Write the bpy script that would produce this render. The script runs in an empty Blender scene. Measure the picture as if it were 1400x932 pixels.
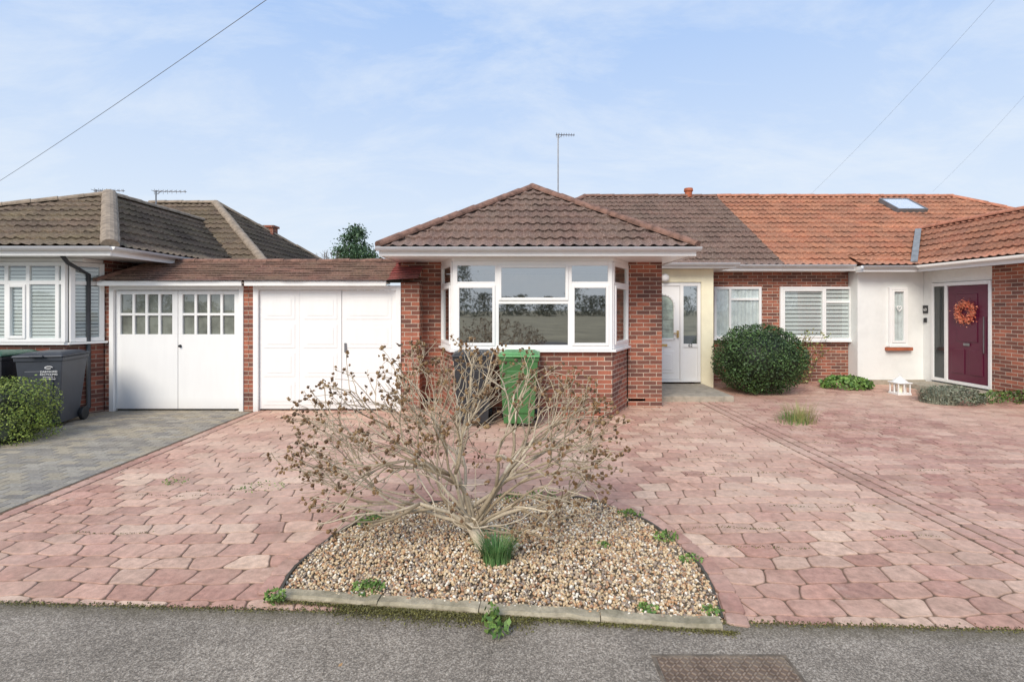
import bpy,bmesh,math,random
import numpy as np
from mathutils import Vector as V, Matrix
random.seed(7); rng=np.random.default_rng(7)
sc=bpy.context.scene
sc.view_settings.view_transform='Standard'; sc.view_settings.look='None'; sc.view_settings.exposure=0
def lin(r,g,b):
    f=lambda c:(c/255/12.92) if c/255<=.04045 else ((c/255+.055)/1.055)**2.4
    return (f(r),f(g),f(b),1)
def link(o): sc.collection.objects.link(o); return o
# ------------------------------------------------------------ materials
def newmat(name):
    m=bpy.data.materials.new(name); m.use_nodes=True
    nt=m.node_tree; return m,nt,nt.nodes['Principled BSDF']
def N(nt,t,**k):
    n=nt.nodes.new(t)
    for a,b in k.items(): setattr(n,a,b)
    return n
def noise(nt,scale,detail=4,rough=.6,vec=None):
    n=N(nt,'ShaderNodeTexNoise'); n.inputs['Scale'].default_value=scale; n.inputs['Detail'].default_value=detail; n.inputs['Roughness'].default_value=rough
    if vec is not None: nt.links.new(vec,n.inputs['Vector'])
    return n
def ramp(nt,fac,stops):
    r=N(nt,'ShaderNodeValToRGB'); nt.links.new(fac,r.inputs['Fac'])
    e=r.color_ramp.elements
    while len(e)<len(stops): e.new(.5)
    for i,(p,c) in enumerate(stops):
        e[i].position=p; e[i].color=c if len(c)==4 else (*c,1)
    return r
def mix(nt,a,b,fac,blend='MIX'):
    m=N(nt,'ShaderNodeMix',data_type='RGBA',blend_type=blend)
    for s,x in ((m.inputs[6],a),(m.inputs[7],b),(m.inputs[0],fac)):
        if isinstance(x,(float,int,tuple)): s.default_value=x
        else: nt.links.new(x,s)
    return m.outputs[2]
def bump(nt,bs,h,strength=.3,dist=.01):
    b=N(nt,'ShaderNodeBump'); b.inputs['Strength'].default_value=strength; b.inputs['Distance'].default_value=dist
    nt.links.new(h,b.inputs['Height']); nt.links.new(b.outputs[0],bs.inputs['Normal'])
def objvec(nt): return N(nt,'ShaderNodeNewGeometry').outputs['Position']
def plain(name,c,rough=.5,var=.12,sc_=6,bmp=0,metal=0):
    m,nt,bs=newmat(name); pv=objvec(nt)
    n=noise(nt,sc_,5,.65,pv); d=tuple(x*(1-var*2) for x in c[:3])+(1,); l=tuple(min(1,x*(1+var)) for x in c[:3])+(1,)
    r=ramp(nt,n.outputs['Fac'],[(.3,d),(.6,l)])
    nt.links.new(r.outputs[0],bs.inputs['Base Color']); bs.inputs['Roughness'].default_value=rough; bs.inputs['Metallic'].default_value=metal
    if bmp:
        n2=noise(nt,sc_*12,4,.6,pv); bump(nt,bs,n2.outputs['Fac'],bmp,.01)
    return m
def grimywhite(name,c,rough=.45):
    m,nt,bs=newmat(name); pv=objvec(nt); sx=N(nt,'ShaderNodeSeparateXYZ'); nt.links.new(pv,sx.inputs[0])
    mp=N(nt,'ShaderNodeMapping'); mp.inputs['Scale'].default_value=(7,7,1.2); nt.links.new(pv,mp.inputs[0])
    n=noise(nt,1.6,6,.7,mp.outputs[0]); r=ramp(nt,n.outputs['Fac'],[(.35,tuple(x*.97 for x in c[:3])),(.6,c)])
    mr=N(nt,'ShaderNodeMapRange'); mr.inputs[1].default_value=.0; mr.inputs[2].default_value=.22; mr.inputs[3].default_value=.4; mr.inputs[4].default_value=0; nt.links.new(sx.outputs[2],mr.inputs[0])
    mu=N(nt,'ShaderNodeMath',operation='MULTIPLY'); nt.links.new(mr.outputs[0],mu.inputs[0]); nt.links.new(n.outputs['Fac'],mu.inputs[1])
    cc=mix(nt,r.outputs[0],lin(150,132,112),mu.outputs[0]); nt.links.new(cc,bs.inputs['Base Color']); bs.inputs['Roughness'].default_value=rough
    return m
def brickmat(name,c1,c2,mortar,dark):
    m,nt,bs=newmat(name); uv=N(nt,'ShaderNodeUVMap').outputs[0]
    nz=noise(nt,9,3,.5,uv)
    sub=N(nt,'ShaderNodeVectorMath',operation='SCALE'); nt.links.new(nz.outputs['Color'],sub.inputs[0]); sub.inputs['Scale'].default_value=.006
    ad=N(nt,'ShaderNodeVectorMath',operation='ADD'); nt.links.new(uv,ad.inputs[0]); nt.links.new(sub.outputs[0],ad.inputs[1])
    b1=N(nt,'ShaderNodeTexBrick'); nt.links.new(ad.outputs[0],b1.inputs['Vector'])
    for k,v in (('Scale',1),('Mortar Size',.006),('Mortar Smooth',.3),('Bias',0),('Brick Width',.22),('Row Height',.07)): b1.inputs[k].default_value=v
    b1.inputs['Color1'].default_value=c1; b1.inputs['Color2'].default_value=c2; b1.inputs['Mortar'].default_value=mortar
    sx=N(nt,'ShaderNodeSeparateXYZ'); nt.links.new(ad.outputs[0],sx.inputs[0])
    def mth(op,a,b=None):
        q=N(nt,'ShaderNodeMath',operation=op)
        for i,x in enumerate((a,b)):
            if x is None: continue
            if isinstance(x,(int,float)): q.inputs[i].default_value=x
            else: nt.links.new(x,q.inputs[i])
        return q.outputs[0]
    row=mth('FLOOR',mth('DIVIDE',sx.outputs[1],.07))
    offs=mth('SUBTRACT',.5,mth('MULTIPLY',mth('FLOORED_MODULO',row,2),.5))
    col=mth('FLOOR',mth('ADD',mth('DIVIDE',sx.outputs[0],.22),offs))
    cb=N(nt,'ShaderNodeCombineXYZ'); nt.links.new(row,cb.inputs[0]); nt.links.new(col,cb.inputs[1])
    wn=N(nt,'ShaderNodeTexWhiteNoise',noise_dimensions='2D'); nt.links.new(cb.outputs[0],wn.inputs['Vector'])
    dk=ramp(nt,wn.outputs['Value'],[(.0,(.0,.0,.0)),(.4,(.05,.05,.05)),(.6,(.55,.55,.55)),(1,(.95,.95,.95))])
    inv=mth('SUBTRACT',1,b1.outputs['Fac'])
    f=mth('MULTIPLY',dk.outputs[0],inv)
    c=mix(nt,b1.outputs['Color'],dark,f)
    n2=noise(nt,2.2,5,.65,uv); r2=ramp(nt,n2.outputs['Fac'],[(.3,(.75,.76,.78)),(.65,(1.14,1.12,1.1))])
    c=mix(nt,c,r2.outputs[0],1.0,'MULTIPLY')
    n3=noise(nt,60,4,.7,uv); r3=ramp(nt,n3.outputs['Fac'],[(.3,(.75,.75,.75)),(.7,(1.2,1.2,1.2))])
    c=mix(nt,c,r3.outputs[0],1.0,'MULTIPLY')
    nt.links.new(c,bs.inputs['Base Color']); bs.inputs['Roughness'].default_value=.9
    bump(nt,bs,mth('ADD',mth('MULTIPLY',b1.outputs['Fac'],-1.0),mth('MULTIPLY',n3.outputs['Fac'],.4)),.6,.006)
    return m
def tilemat(name,c1,c2,moss,mossamt,w=.33,h=.3,hi=None,hia=.5):
    m,nt,bs=newmat(name); uv=N(nt,'ShaderNodeUVMap').outputs[0]
    b=N(nt,'ShaderNodeTexBrick'); nt.links.new(uv,b.inputs['Vector']); b.offset=0
    for k,v in (('Scale',1),('Mortar Size',.0),('Bias',0),('Brick Width',w),('Row Height',h)): b.inputs[k].default_value=v
    b.inputs['Color1'].default_value=c1; b.inputs['Color2'].default_value=c2
    n=noise(nt,1.6,6,.7,uv); r=ramp(nt,n.outputs['Fac'],[(.5-mossamt*.3,(0,0,0)),(.5+.2,(1,1,1))])
    c=mix(nt,b.outputs['Color'],moss,r.outputs[0])
    n2=noise(nt,22,6,.8,uv); r2=ramp(nt,n2.outputs['Fac'],[(.32,(.5,.5,.5)),(.68,(1.4,1.38,1.35))])
    c=mix(nt,c,r2.outputs[0],1.0,'MULTIPLY')
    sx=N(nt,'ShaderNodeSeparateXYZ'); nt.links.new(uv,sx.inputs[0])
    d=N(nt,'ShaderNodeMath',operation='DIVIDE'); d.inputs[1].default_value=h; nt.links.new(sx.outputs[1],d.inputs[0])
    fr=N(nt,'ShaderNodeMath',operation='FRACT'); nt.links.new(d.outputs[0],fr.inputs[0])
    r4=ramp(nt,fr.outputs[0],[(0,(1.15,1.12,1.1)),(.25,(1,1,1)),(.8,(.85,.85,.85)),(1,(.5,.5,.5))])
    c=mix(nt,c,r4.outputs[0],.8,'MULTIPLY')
    if hi:
        n3=noise(nt,34,4,.65,uv); r3=ramp(nt,n3.outputs['Fac'],[(.53,(0,0,0)),(.67,(hia,)*3)])
        c=mix(nt,c,hi,r3.outputs[0])
    nt.links.new(c,bs.inputs['Base Color']); bs.inputs['Roughness'].default_value=.92
    bump(nt,bs,n2.outputs['Fac'],.4,.006); return m
def attrmat(name,rough=.7,var=.3,scale=30,patch=None,bmp=.3):
    m,nt,bs=newmat(name); a=N(nt,'ShaderNodeAttribute',attribute_name='Col'); pv=objvec(nt)
    n=noise(nt,scale,4,.7,pv); r=ramp(nt,n.outputs['Fac'],[(.3,(1-var,)*3),(.7,(1+var*.6,)*3)])
    c=mix(nt,a.outputs['Color'],r.outputs[0],1.0,'MULTIPLY')
    if patch:
        for (col,s,lo,hi,amt) in patch:
            q=noise(nt,s,5,.65,pv); rr=ramp(nt,q.outputs['Fac'],[(lo,(0,0,0)),(hi,(amt,)*3)])
            c=mix(nt,c,col,rr.outputs[0])
    nt.links.new(c,bs.inputs['Base Color']); bs.inputs['Roughness'].default_value=rough
    if bmp: bump(nt,bs,n.outputs['Fac'],bmp,.006)
    if rough>.6: bs.inputs['Specular IOR Level'].default_value=.3
    return m
def glassmat(name,refl=.3,tint=(.8,.85,.85,1)):
    m,nt,bs=newmat(name); nt.nodes.remove(bs)
    t=N(nt,'ShaderNodeBsdfTransparent'); t.inputs[0].default_value=tint
    g=N(nt,'ShaderNodeBsdfGlossy'); g.inputs['Roughness'].default_value=.02; g.inputs['Color'].default_value=(1,1,1,1)
    mx=N(nt,'ShaderNodeMixShader'); mx.inputs[0].default_value=refl
    nt.links.new(t.outputs[0],mx.inputs[1]); nt.links.new(g.outputs[0],mx.inputs[2])
    pv=objvec(nt); n=noise(nt,1.2,2,.5,pv); b=N(nt,'ShaderNodeBump'); b.inputs['Strength'].default_value=.03; b.inputs['Distance'].default_value=.05
    nt.links.new(n.outputs['Fac'],b.inputs['Height']); nt.links.new(b.outputs[0],g.inputs['Normal'])
    nt.links.new(mx.outputs[0],nt.nodes['Material Output'].inputs[0]); return m
M={}
M['white']=plain('white_upvc',(.87,.86,.84,1),.35,.02,2)
M['whitepaint']=grimywhite('white_painted_door',(.88,.87,.85,1))
M['cream']=plain('cream_render',lin(244,236,206),.85,.05,2,.3)
M['render']=plain('white_render',lin(232,232,228),.9,.04,1.5,.4)
M['brick']=brickmat('red_brick',lin(178,110,86),lin(150,90,72),lin(198,182,164),lin(106,74,66))
M['brick2']=brickmat('brown_brick',lin(156,92,72),lin(132,76,60),lin(168,150,134),lin(92,62,56))
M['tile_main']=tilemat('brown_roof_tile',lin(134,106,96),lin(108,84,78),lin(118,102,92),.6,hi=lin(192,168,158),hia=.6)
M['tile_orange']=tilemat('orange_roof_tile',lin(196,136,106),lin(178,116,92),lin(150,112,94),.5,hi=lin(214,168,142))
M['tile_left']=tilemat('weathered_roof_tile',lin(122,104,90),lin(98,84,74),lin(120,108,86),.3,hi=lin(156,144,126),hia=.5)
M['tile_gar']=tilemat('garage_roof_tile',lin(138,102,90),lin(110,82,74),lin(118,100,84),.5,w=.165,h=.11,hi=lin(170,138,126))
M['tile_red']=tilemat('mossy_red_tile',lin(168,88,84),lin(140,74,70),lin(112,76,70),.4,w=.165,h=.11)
M['ridge']=plain('ridge_tile_brown',lin(128,96,82),.9,.28,9,.6)
M['ridge_or']=plain('ridge_tile_orange',lin(182,122,96),.9,.2,8,.5)
M['ridge_l']=plain('ridge_tile_grey',lin(148,132,114),.9,.2,8,.5)
M['lead']=plain('lead_flashing',lin(130,132,132),.6,.15,8,.3)
M['glass']=glassmat('window_glass',.42)
M['glass2']=glassmat('clear_window_glass',.14)
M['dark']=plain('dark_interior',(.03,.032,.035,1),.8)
M['beige']=plain('beige_plaster',lin(232,222,204),.9,.05,2)
M['carpet']=plain('beige_carpet',lin(170,152,130),.95,.1,20)
M['blind']=plain('pale_blind',lin(236,235,232),.7,.03,3)
M['net']=plain('net_curtain',lin(240,240,238),.8,.08,8)
M['black']=plain('black_plastic',(.02,.021,.023,1),.45,.1)
M['metal']=plain('grey_metal',(.25,.25,.26,1),.4,.1,6,0,.8)
M['gold']=plain('brass',(.6,.42,.18,1),.3,.1,6,0,.9)
M['burgundy']=plain('burgundy_door_paint',lin(92,20,50),.35,.06,3)
M['felt']=plain('roofing_felt',lin(96,98,98),.95,.15,3,.4)
M['terracotta']=plain('terracotta',lin(170,96,66),.9,.15,8,.3)
M['concrete']=plain('concrete',lin(166,156,140),.95,.15,7,.7)
M['binblack']=plain('black_bin_plastic',lin(50,51,54),.5,.1)
M['bingrey']=plain('slate_bin_plastic',lin(62,66,74),.5,.08,4)
M['bingreen']=plain('green_bin_plastic',lin(66,112,62),.5,.1,4)
M['binlid']=plain('green_lid_plastic',lin(92,154,92),.45,.08,4)
M['bark']=attrmat('pale_bark',.85,.3,60)
M['leaf']=attrmat('leaf',.6,.25,40,bmp=0)
M['pebble']=attrmat('pebble',.6,.2,120,bmp=0)
M['soil']=plain('dark_soil',lin(110,96,78),1,.3,20,.8)
M['pave']=attrmat('imprinted_concrete',.8,.32,17,patch=[(lin(220,192,170),.5,.42,.68,.55),(lin(156,104,90),.33,.52,.76,.4),(lin(136,112,92),1.9,.52,.78,.5),(lin(224,200,182),5,.58,.76,.38)],bmp=.8)
M['joint']=plain('dark_joint',lin(112,88,68),.95,.3,5,.5)
# ------------------------------------------------------------ mesh builder
class MB:
    def __init__(s): s.v=[]; s.f=[]; s.c=[]
    def poly(s,pts,col=None):
        i=len(s.v); s.v+= [tuple(p) for p in pts]; s.f.append(list(range(i,i+len(pts)))); s.c+=[col or (1,1,1,1)]*len(pts)
    def obox(s,O,U,W,Z,u0,u1,w0,w1,z0,z1,col=None):
        O,U,W,Z=V(O),V(U),V(W),V(Z); P=[O+U*a+W*b+Z*c for c in (z0,z1) for b in (w0,w1) for a in (u0,u1)]
        i=len(s.v); s.v+=[tuple(p) for p in P]; s.c+=[col or (1,1,1,1)]*8
        for q in ((0,1,3,2),(4,6,7,5),(0,4,5,1),(2,3,7,6),(0,2,6,4),(1,5,7,3)): s.f.append([i+k for k in q])
    def box(s,x0,x1,y0,y1,z0,z1,col=None): s.obox((0,0,0),(1,0,0),(0,1,0),(0,0,1),x0,x1,y0,y1,z0,z1,col)
    def tube(s,pts,rad,sides=6,col=None,cap=True):
        pts=[V(p) for p in pts]; rad=rad if isinstance(rad,(list,tuple)) else [rad]*len(pts)
        base=len(s.v); pu=None
        for k,p in enumerate(pts):
            t=(pts[min(k+1,len(pts)-1)]-pts[max(k-1,0)]).normalized()
            if pu is None: pu=t.orthogonal().normalized()
            else:
                pu=(pu-t*pu.dot(t)); pu=pu.normalized() if pu.length>1e-6 else t.orthogonal().normalized()
            w=t.cross(pu)
            for j in range(sides):
                a=2*math.pi*j/sides; s.v.append(tuple(p+(pu*math.cos(a)+w*math.sin(a))*rad[k])); s.c.append(col or (1,1,1,1))
        for k in range(len(pts)-1):
            for j in range(sides):
                a=base+k*sides+j; b=base+k*sides+(j+1)%sides
                s.f.append([a,b,b+sides,a+sides])
        if cap:
            s.f.append([base+j for j in range(sides)][::-1]); s.f.append([base+(len(pts)-1)*sides+j for j in range(sides)])
def uvproj(me):
    uvl=me.uv_layers.new(name='UVMap')
    for p in me.polygons:
        n=p.normal
        if abs(n.z)>.7: T,B=V((1,0,0)),V((0,1,0))
        else:
            T=V((-n.y,n.x,0)).normalized(); B=V((0,0,1))
        for li in p.loop_indices:
            co=me.vertices[me.loops[li].vertex_index].co; uvl.data[li].uv=(co.dot(T)+20,co.dot(B)+20)
LOC={}
def thing(name,label,cat,loc,group=None):
    o=bpy.data.objects.new(name,None); o.location=loc; o.empty_display_size=.2; link(o); LOC[o.name]=tuple(loc)
    o['label']=label; o['category']=cat
    if group: o['group']=group
    return o
def fin(mb,name,mat,parent=None,bevel=0,smooth=False,recalc=True,uv=True,label=None,cols=False):
    me=bpy.data.meshes.new(name); me.from_pydata(mb.v,[],mb.f)
    if cols:
        ca=me.color_attributes.new('Col','FLOAT_COLOR','POINT'); ca.data.foreach_set('color',np.array(mb.c,dtype=np.float32).ravel())
    if recalc:
        b=bmesh.new(); b.from_mesh(me); bmesh.ops.recalc_face_normals(b,faces=b.faces); b.to_mesh(me); b.free()
    if uv: uvproj(me)
    me.materials.append(mat); me.polygons.foreach_set('use_smooth',[smooth]*len(me.polygons))
    o=link(bpy.data.objects.new(name,me))
    if bevel:
        m=o.modifiers.new('b','BEVEL'); m.width=bevel; m.segments=2; m.limit_method='ANGLE'
    if parent is not None: par(o,parent)
    else: LOC[o.name]=(0,0,0)
    if label: o['label']=label
    return o
def par(o,parent):
    o.parent=parent; o.matrix_parent_inverse=Matrix.Translation(-V(LOC.get(parent.name,(0,0,0)))); LOC[o.name]=(0,0,0)
def npmesh(name,verts,faces,cols,mat,smooth=False):
    me=bpy.data.meshes.new(name); nf=len(faces); k=faces.shape[1]
    me.vertices.add(len(verts)); me.vertices.foreach_set('co',verts.astype(np.float32).ravel())
    me.loops.add(nf*k); me.loops.foreach_set('vertex_index',faces.astype(np.int32).ravel())
    me.polygons.add(nf); me.polygons.foreach_set('loop_start',np.arange(0,nf*k,k,dtype=np.int32))
    me.update(calc_edges=True)
    ca=me.color_attributes.new('Col','FLOAT_COLOR','POINT'); ca.data.foreach_set('color',cols.astype(np.float32).ravel())
    me.materials.append(mat); me.polygons.foreach_set('use_smooth',[smooth]*nf)
    return link(bpy.data.objects.new(name,me))
def leafgeo(P,size,colA,colB,up=.0,asp=.5,outn=None):
    n=len(P); d=rng.normal(size=(n,3)); d[:,2]+=up
    if outn is not None: d=d*.8+outn
    d/=np.linalg.norm(d,axis=1)[:,None]; e=np.cross(d,rng.normal(size=(n,3))); e/=np.linalg.norm(e,axis=1)[:,None]
    if outn is not None:
        f=np.cross(d,e); a,b=e,f
    else: a,b=d,e
    s=size*(.6+.8*rng.random(n))[:,None]
    v=np.stack([P-a*s*.5,P+b*s*asp*.5,P+a*s*.5,P-b*s*asp*.5],1).reshape(-1,3)
    f=np.arange(4*n).reshape(n,4); t=rng.random(n)[:,None]
    c=np.array(colA)[None]*(1-t)+np.array(colB)[None]*t; c[:,:3]*=(.7+.6*rng.random(n))[:,None]; c[:,3]=1
    return v,f,np.repeat(c,4,0)
# ------------------------------------------------------------ roofs
def roofgeo(A,B,poly,pu=.165,gauge=.3,roll=.026,step=.028,n=6):
    A,B=V(A),V(B); U=(B-A).normalized(); P=[V(p) for p in poly]
    nr=V((0,0,0))
    for i in range(len(P)): nr+= (P[i]-P[0]).cross(P[(i+1)%len(P)]-P[0])
    nr.normalize()
    if nr.z<0: nr=-nr
    Vv=nr.cross(U)
    if Vv.z<0: U=-U; Vv=nr.cross(U)
    uv=[((p-A).dot(U),(p-A).dot(Vv)) for p in P]
    u0=min(a for a,b in uv); u1=max(a for a,b in uv); v0=min(b for a,b in uv); v1=max(b for a,b in uv)
    us=np.arange(math.floor(u0/pu)*pu,u1+pu,pu/n); rows=int((v1-v0)/gauge)+1
    bm=bmesh.new(); prev=None
    def h(u):
        t=(u/pu)%1.0
        return roll*(math.sin(math.pi*min(1,t/.6)) if t<.6 else 0)
    for r in range(rows):
        jit={}
        for (dv,hh) in ((0,step),(gauge,0)):
            line=[]
            for u in us:
                k=int(u/(2*pu)); jj=jit.setdefault(k,(random.uniform(-.003,.005),random.uniform(-.007,.007)))
                line.append(bm.verts.new(A+U*u+Vv*(v0+r*gauge+dv+(jj[1] if dv==0 else 0))+nr*(h(u)+hh+(jj[0] if dv==0 else 0))))
            if prev:
                for i in range(len(us)-1): bm.faces.new((prev[i],prev[i+1],line[i+1],line[i]))
            prev=line
    cx=sum(a for a,b in uv)/len(uv); cy=sum(b for a,b in uv)/len(uv); cen=A+U*cx+Vv*cy
    for i in range(len(P)):
        a,b=P[i],P[(i+1)%len(P)]; e=(b-a)
        if e.length<1e-4: continue
        pn=e.cross(nr).normalized()
        if (cen-a).dot(pn)>0: pn=-pn
        bmesh.ops.bisect_plane(bm,geom=bm.verts[:]+bm.edges[:]+bm.faces[:],plane_co=a+pn*.01,plane_no=pn,clear_outer=True)
    uvl=bm.loops.layers.uv.new('UVMap'); ou=pu*200; ov=gauge*100
    for f in bm.faces:
        f.smooth=abs(f.normal.dot(nr))>.6
        c=f.calc_center_median()-A; cv=c.dot(Vv)-v0; k=math.floor(cv/gauge+1e-4)
        for l in f.loops:
            d=l.vert.co-A; vv=d.dot(Vv)-v0; vv=min(max(vv,k*gauge+.004),(k+1)*gauge-.004); l[uvl].uv=(d.dot(U)+ou,vv+ov)
    return bm
def roof(name,planes,mat,parent,**k):
    me=bpy.data.meshes.new(name); tot=bmesh.new(); 
    for (A,B,poly) in planes:
        b=roofgeo(A,B,poly,**k); t=bpy.data.meshes.new('t'); b.to_mesh(t); b.free(); tot.from_mesh(t); bpy.data.meshes.remove(t)
    tot.to_mesh(me); tot.free(); me.materials.append(mat); o=link(bpy.data.objects.new(name,me)); par(o,parent); return o
def ridge(mb,p,q,r=.09,seg=.4):
    p,q=V(p),V(q); L=(q-p).length; n=max(1,round(L/seg)); d=(q-p)/n; t=d.normalized(); s=t.cross(V((0,0,1))).normalized(); u=s.cross(t)
    for i in range(n):
        a=p+d*i; b=a+d*1.03; K=8; base=len(mb.v); j=random.uniform(-.006,.006)
        for (c,rr) in ((a,r*.92),(b,r*1.05)):
            for k in range(K+1):
                th=math.pi*(k/K)*1.1-.05*math.pi
                mb.v.append(tuple(c+s*rr*math.cos(th)+u*(rr*.8*math.sin(th)+j))); mb.c.append((1,1,1,1))
        for k in range(K): mb.f.append([base+k,base+k+1,base+K+2+k,base+K+1+k])
        mb.f.append([base+K+1+k for k in range(K+1)]); mb.f.append([base+k for k in range(K,-1,-1)])
def gutter(mb,p,q,r=.055):
    p,q=V(p),V(q); t=(q-p).normalized(); s=t.cross(V((0,0,1))).normalized(); K=8; base=len(mb.v)
    for rr in (r,r*.85):
        for c in (p,q):
            for k in range(K+1):
                th=math.pi*k/K; mb.v.append(tuple(c+s*rr*math.cos(th)-V((0,0,1))*rr*math.sin(th))); mb.c.append((1,1,1,1))
    for o in (0,2*(K+1)):
        for k in range(K): mb.f.append([base+o+k,base+o+k+1,base+o+K+2+k,base+o+K+1+k])
    for e in (0,K+1):
        mb.f.append([base+e+k for k in range(K+1)])
# ------------------------------------------------------------ windows
Z=V((0,0,1))
def window(parent,O,U,w,z0,z1,mull=(),trans=(),openers=(),glass='glass2',back='dark',blind=None,sill=True,fr=.055,label=None,proud=.06,slats=0):
    U=V(U).normalized(); W=V((U.y,-U.x,0)); O=V(O)
    m=MB(); bx=lambda u0,u1,a,b,c,d:m.obox(O,U,W,Z,u0,u1,a,b,c,d)
    bx(0,fr,0,proud,z0,z1); bx(w-fr,w,0,proud,z0,z1); bx(fr,w-fr,0,proud,z0,z0+fr); bx(fr,w-fr,0,proud,z1-fr,z1)
    for u in mull: bx(u-fr*.45,u+fr*.45,0,proud-.003,z0+fr,z1-fr)
    for (a,b,z) in trans: bx(a,b,0,proud-.006,z-fr*.45,z+fr*.45)
    for (a,b,c,d) in openers:
        s=.042; p0,p1=.01,proud+.014
        bx(a,a+s,p0,p1,c,d); bx(b-s,b,p0,p1,c,d); bx(a+s,b-s,p0,p1,c,c+s); bx(a+s,b-s,p0,p1,d-s,d)
    win=fin(m,'window',M['white'],parent,bevel=.005,label=label)
    g=MB(); g.poly([O+U*a+W*.035+Z*c for a,c in ((fr*.5,z0+fr*.5),(w-fr*.5,z0+fr*.5),(w-fr*.5,z1-fr*.5),(fr*.5,z1-fr*.5))])
    fin(g,'glass',M[glass],win,recalc=False)
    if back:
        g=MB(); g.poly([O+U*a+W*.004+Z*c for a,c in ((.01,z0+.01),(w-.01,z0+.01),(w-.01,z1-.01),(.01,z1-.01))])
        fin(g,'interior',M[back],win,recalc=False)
    if slats:
        g=MB(); n=int((z1-z0-.1)/slats)
        for i in range(n):
            z=z0+.06+i*slats; g.obox(O,U,W,Z,fr,w-fr,.008,.022,z,z+slats*.8)
        fin(g,'blind',M['blind'],win)
    if blind=='net':
        g=MB(); K=90; f=lambda x:.016+.007*math.sin(x*75)+.003*math.sin(x*31)
        for i in range(K):
            a=fr+(w-2*fr)*i/K; b=fr+(w-2*fr)*(i+1)/K
            g.poly([O+U*a+W*f(a)+Z*(z0+.05),O+U*b+W*f(b)+Z*(z0+.05),O+U*b+W*f(b)+Z*(z1-.05),O+U*a+W*f(a)+Z*(z1-.05)])
        fin(g,'curtain',M['net'],win,recalc=False)
    if sill:
        g=MB(); g.obox(O,U,W,Z,-.03,w+.03,.003,proud+.05,z0-.035,z0-.003); fin(g,'sill',M['white'],win,bevel=.006)
    return win
# ============================================================ SETTING
def struct(o,name):
    o['kind']='structure'; o['label']=name; return o
mb=MB(); mb.poly([(-250,-250,-.06),(250,-250,-.06),(250,250,-.06),(-250,250,-.06)])
gm=plain('rough_grass',lin(146,138,112),1,.25,.3,.3)
struct(fin(mb,'ground',gm),'rough grassy ground sheet')
m,nt,bs=newmat('asphalt_pavement'); pv=objvec(nt)
a=noise(nt,110,3,.85,pv); r=ramp(nt,a.outputs['Fac'],[(.3,lin(82,74,64)),(.5,lin(150,138,124)),(.68,lin(228,214,196))])
b_=noise(nt,1.1,7,.7,pv); r2=ramp(nt,b_.outputs['Fac'],[(.35,(.66,.65,.63)),(.62,(1.1,1.09,1.07))])
c=mix(nt,r.outputs[0],r2.outputs[0],1.0,'MULTIPLY')
v=N(nt,'ShaderNodeTexVoronoi',feature='DISTANCE_TO_EDGE'); v.inputs['Scale'].default_value=.9
nd=noise(nt,3,5,.7,pv); av=N(nt,'ShaderNodeMix',data_type='VECTOR'); av.inputs[0].default_value=.12; nt.links.new(pv,av.inputs[4]); nt.links.new(nd.outputs['Color'],av.inputs[5]); nt.links.new(av.outputs[1],v.inputs['Vector'])
r3=ramp(nt,v.outputs['Distance'],[(0,(.4,.38,.35)),(.006,(1,1,1))]); c=mix(nt,c,r3.outputs[0],.4,'MULTIPLY')
sx=N(nt,'ShaderNodeSeparateXYZ'); nt.links.new(pv,sx.inputs[0])
q=N(nt,'ShaderNodeMath',operation='MULTIPLY_ADD'); q.inputs[1].default_value=.045; nt.links.new(sx.outputs[0],q.inputs[0]); nt.links.new(sx.outputs[1],q.inputs[2])
n5=noise(nt,6,5,.7,pv); q2=N(nt,'ShaderNodeMath',operation='MULTIPLY_ADD'); q2.inputs[1].default_value=.2; nt.links.new(n5.outputs['Fac'],q2.inputs[0]); nt.links.new(q.outputs[0],q2.inputs[2])
mr=N(nt,'ShaderNodeMapRange'); mr.inputs[1].default_value=2.74; mr.inputs[2].default_value=2.88; mr.inputs[4].default_value=.8; nt.links.new(q2.outputs[0],mr.inputs[0])
c=mix(nt,c,lin(98,88,64),mr.outputs[0])
nt.links.new(c,bs.inputs['Base Color']); bs.inputs['Roughness'].default_value=.92; bump(nt,bs,a.outputs['Fac'],1.0,.010)
KL=lambda x:2.775-.045*x
mb=MB(); mb.poly([(-40,-1.5,.004),(40,-1.5,.004),(40,KL(40)+.0,.004),(3,KL(3),.004),(-3.2,KL(-3.2),.004),(-40,KL(-40),.004)])
struct(fin(mb,'pavement',m,recalc=False),'worn grey asphalt pavement')
mb=MB(); mb.poly([(-60,-9,-.04),(60,-9,-.04),(60,-1.62,-.04),(-60,-1.62,-.04)])
struct(fin(mb,'road',plain('road_asphalt',(.06,.06,.06,1),.9,.15,5,.3),recalc=False),'asphalt road')
mb=MB(); mb.box(-40,40,-1.62,-1.5,-.05,.006); struct(fin(mb,'kerb',M['concrete']),'concrete road kerb')
def clip(poly,pl):
    a,b,c=pl; out=[]
    for i in range(len(poly)):
        p,q=poly[i],poly[(i+1)%len(poly)]; dp=a*p[0]+b*p[1]-c; dq=a*q[0]+b*q[1]-c
        if dp<=0: out.append(p)
        if dp*dq<0: t=dp/(dp-dq); out.append((p[0]+(q[0]-p[0])*t,p[1]+(q[1]-p[1])*t))
    return out
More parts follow.
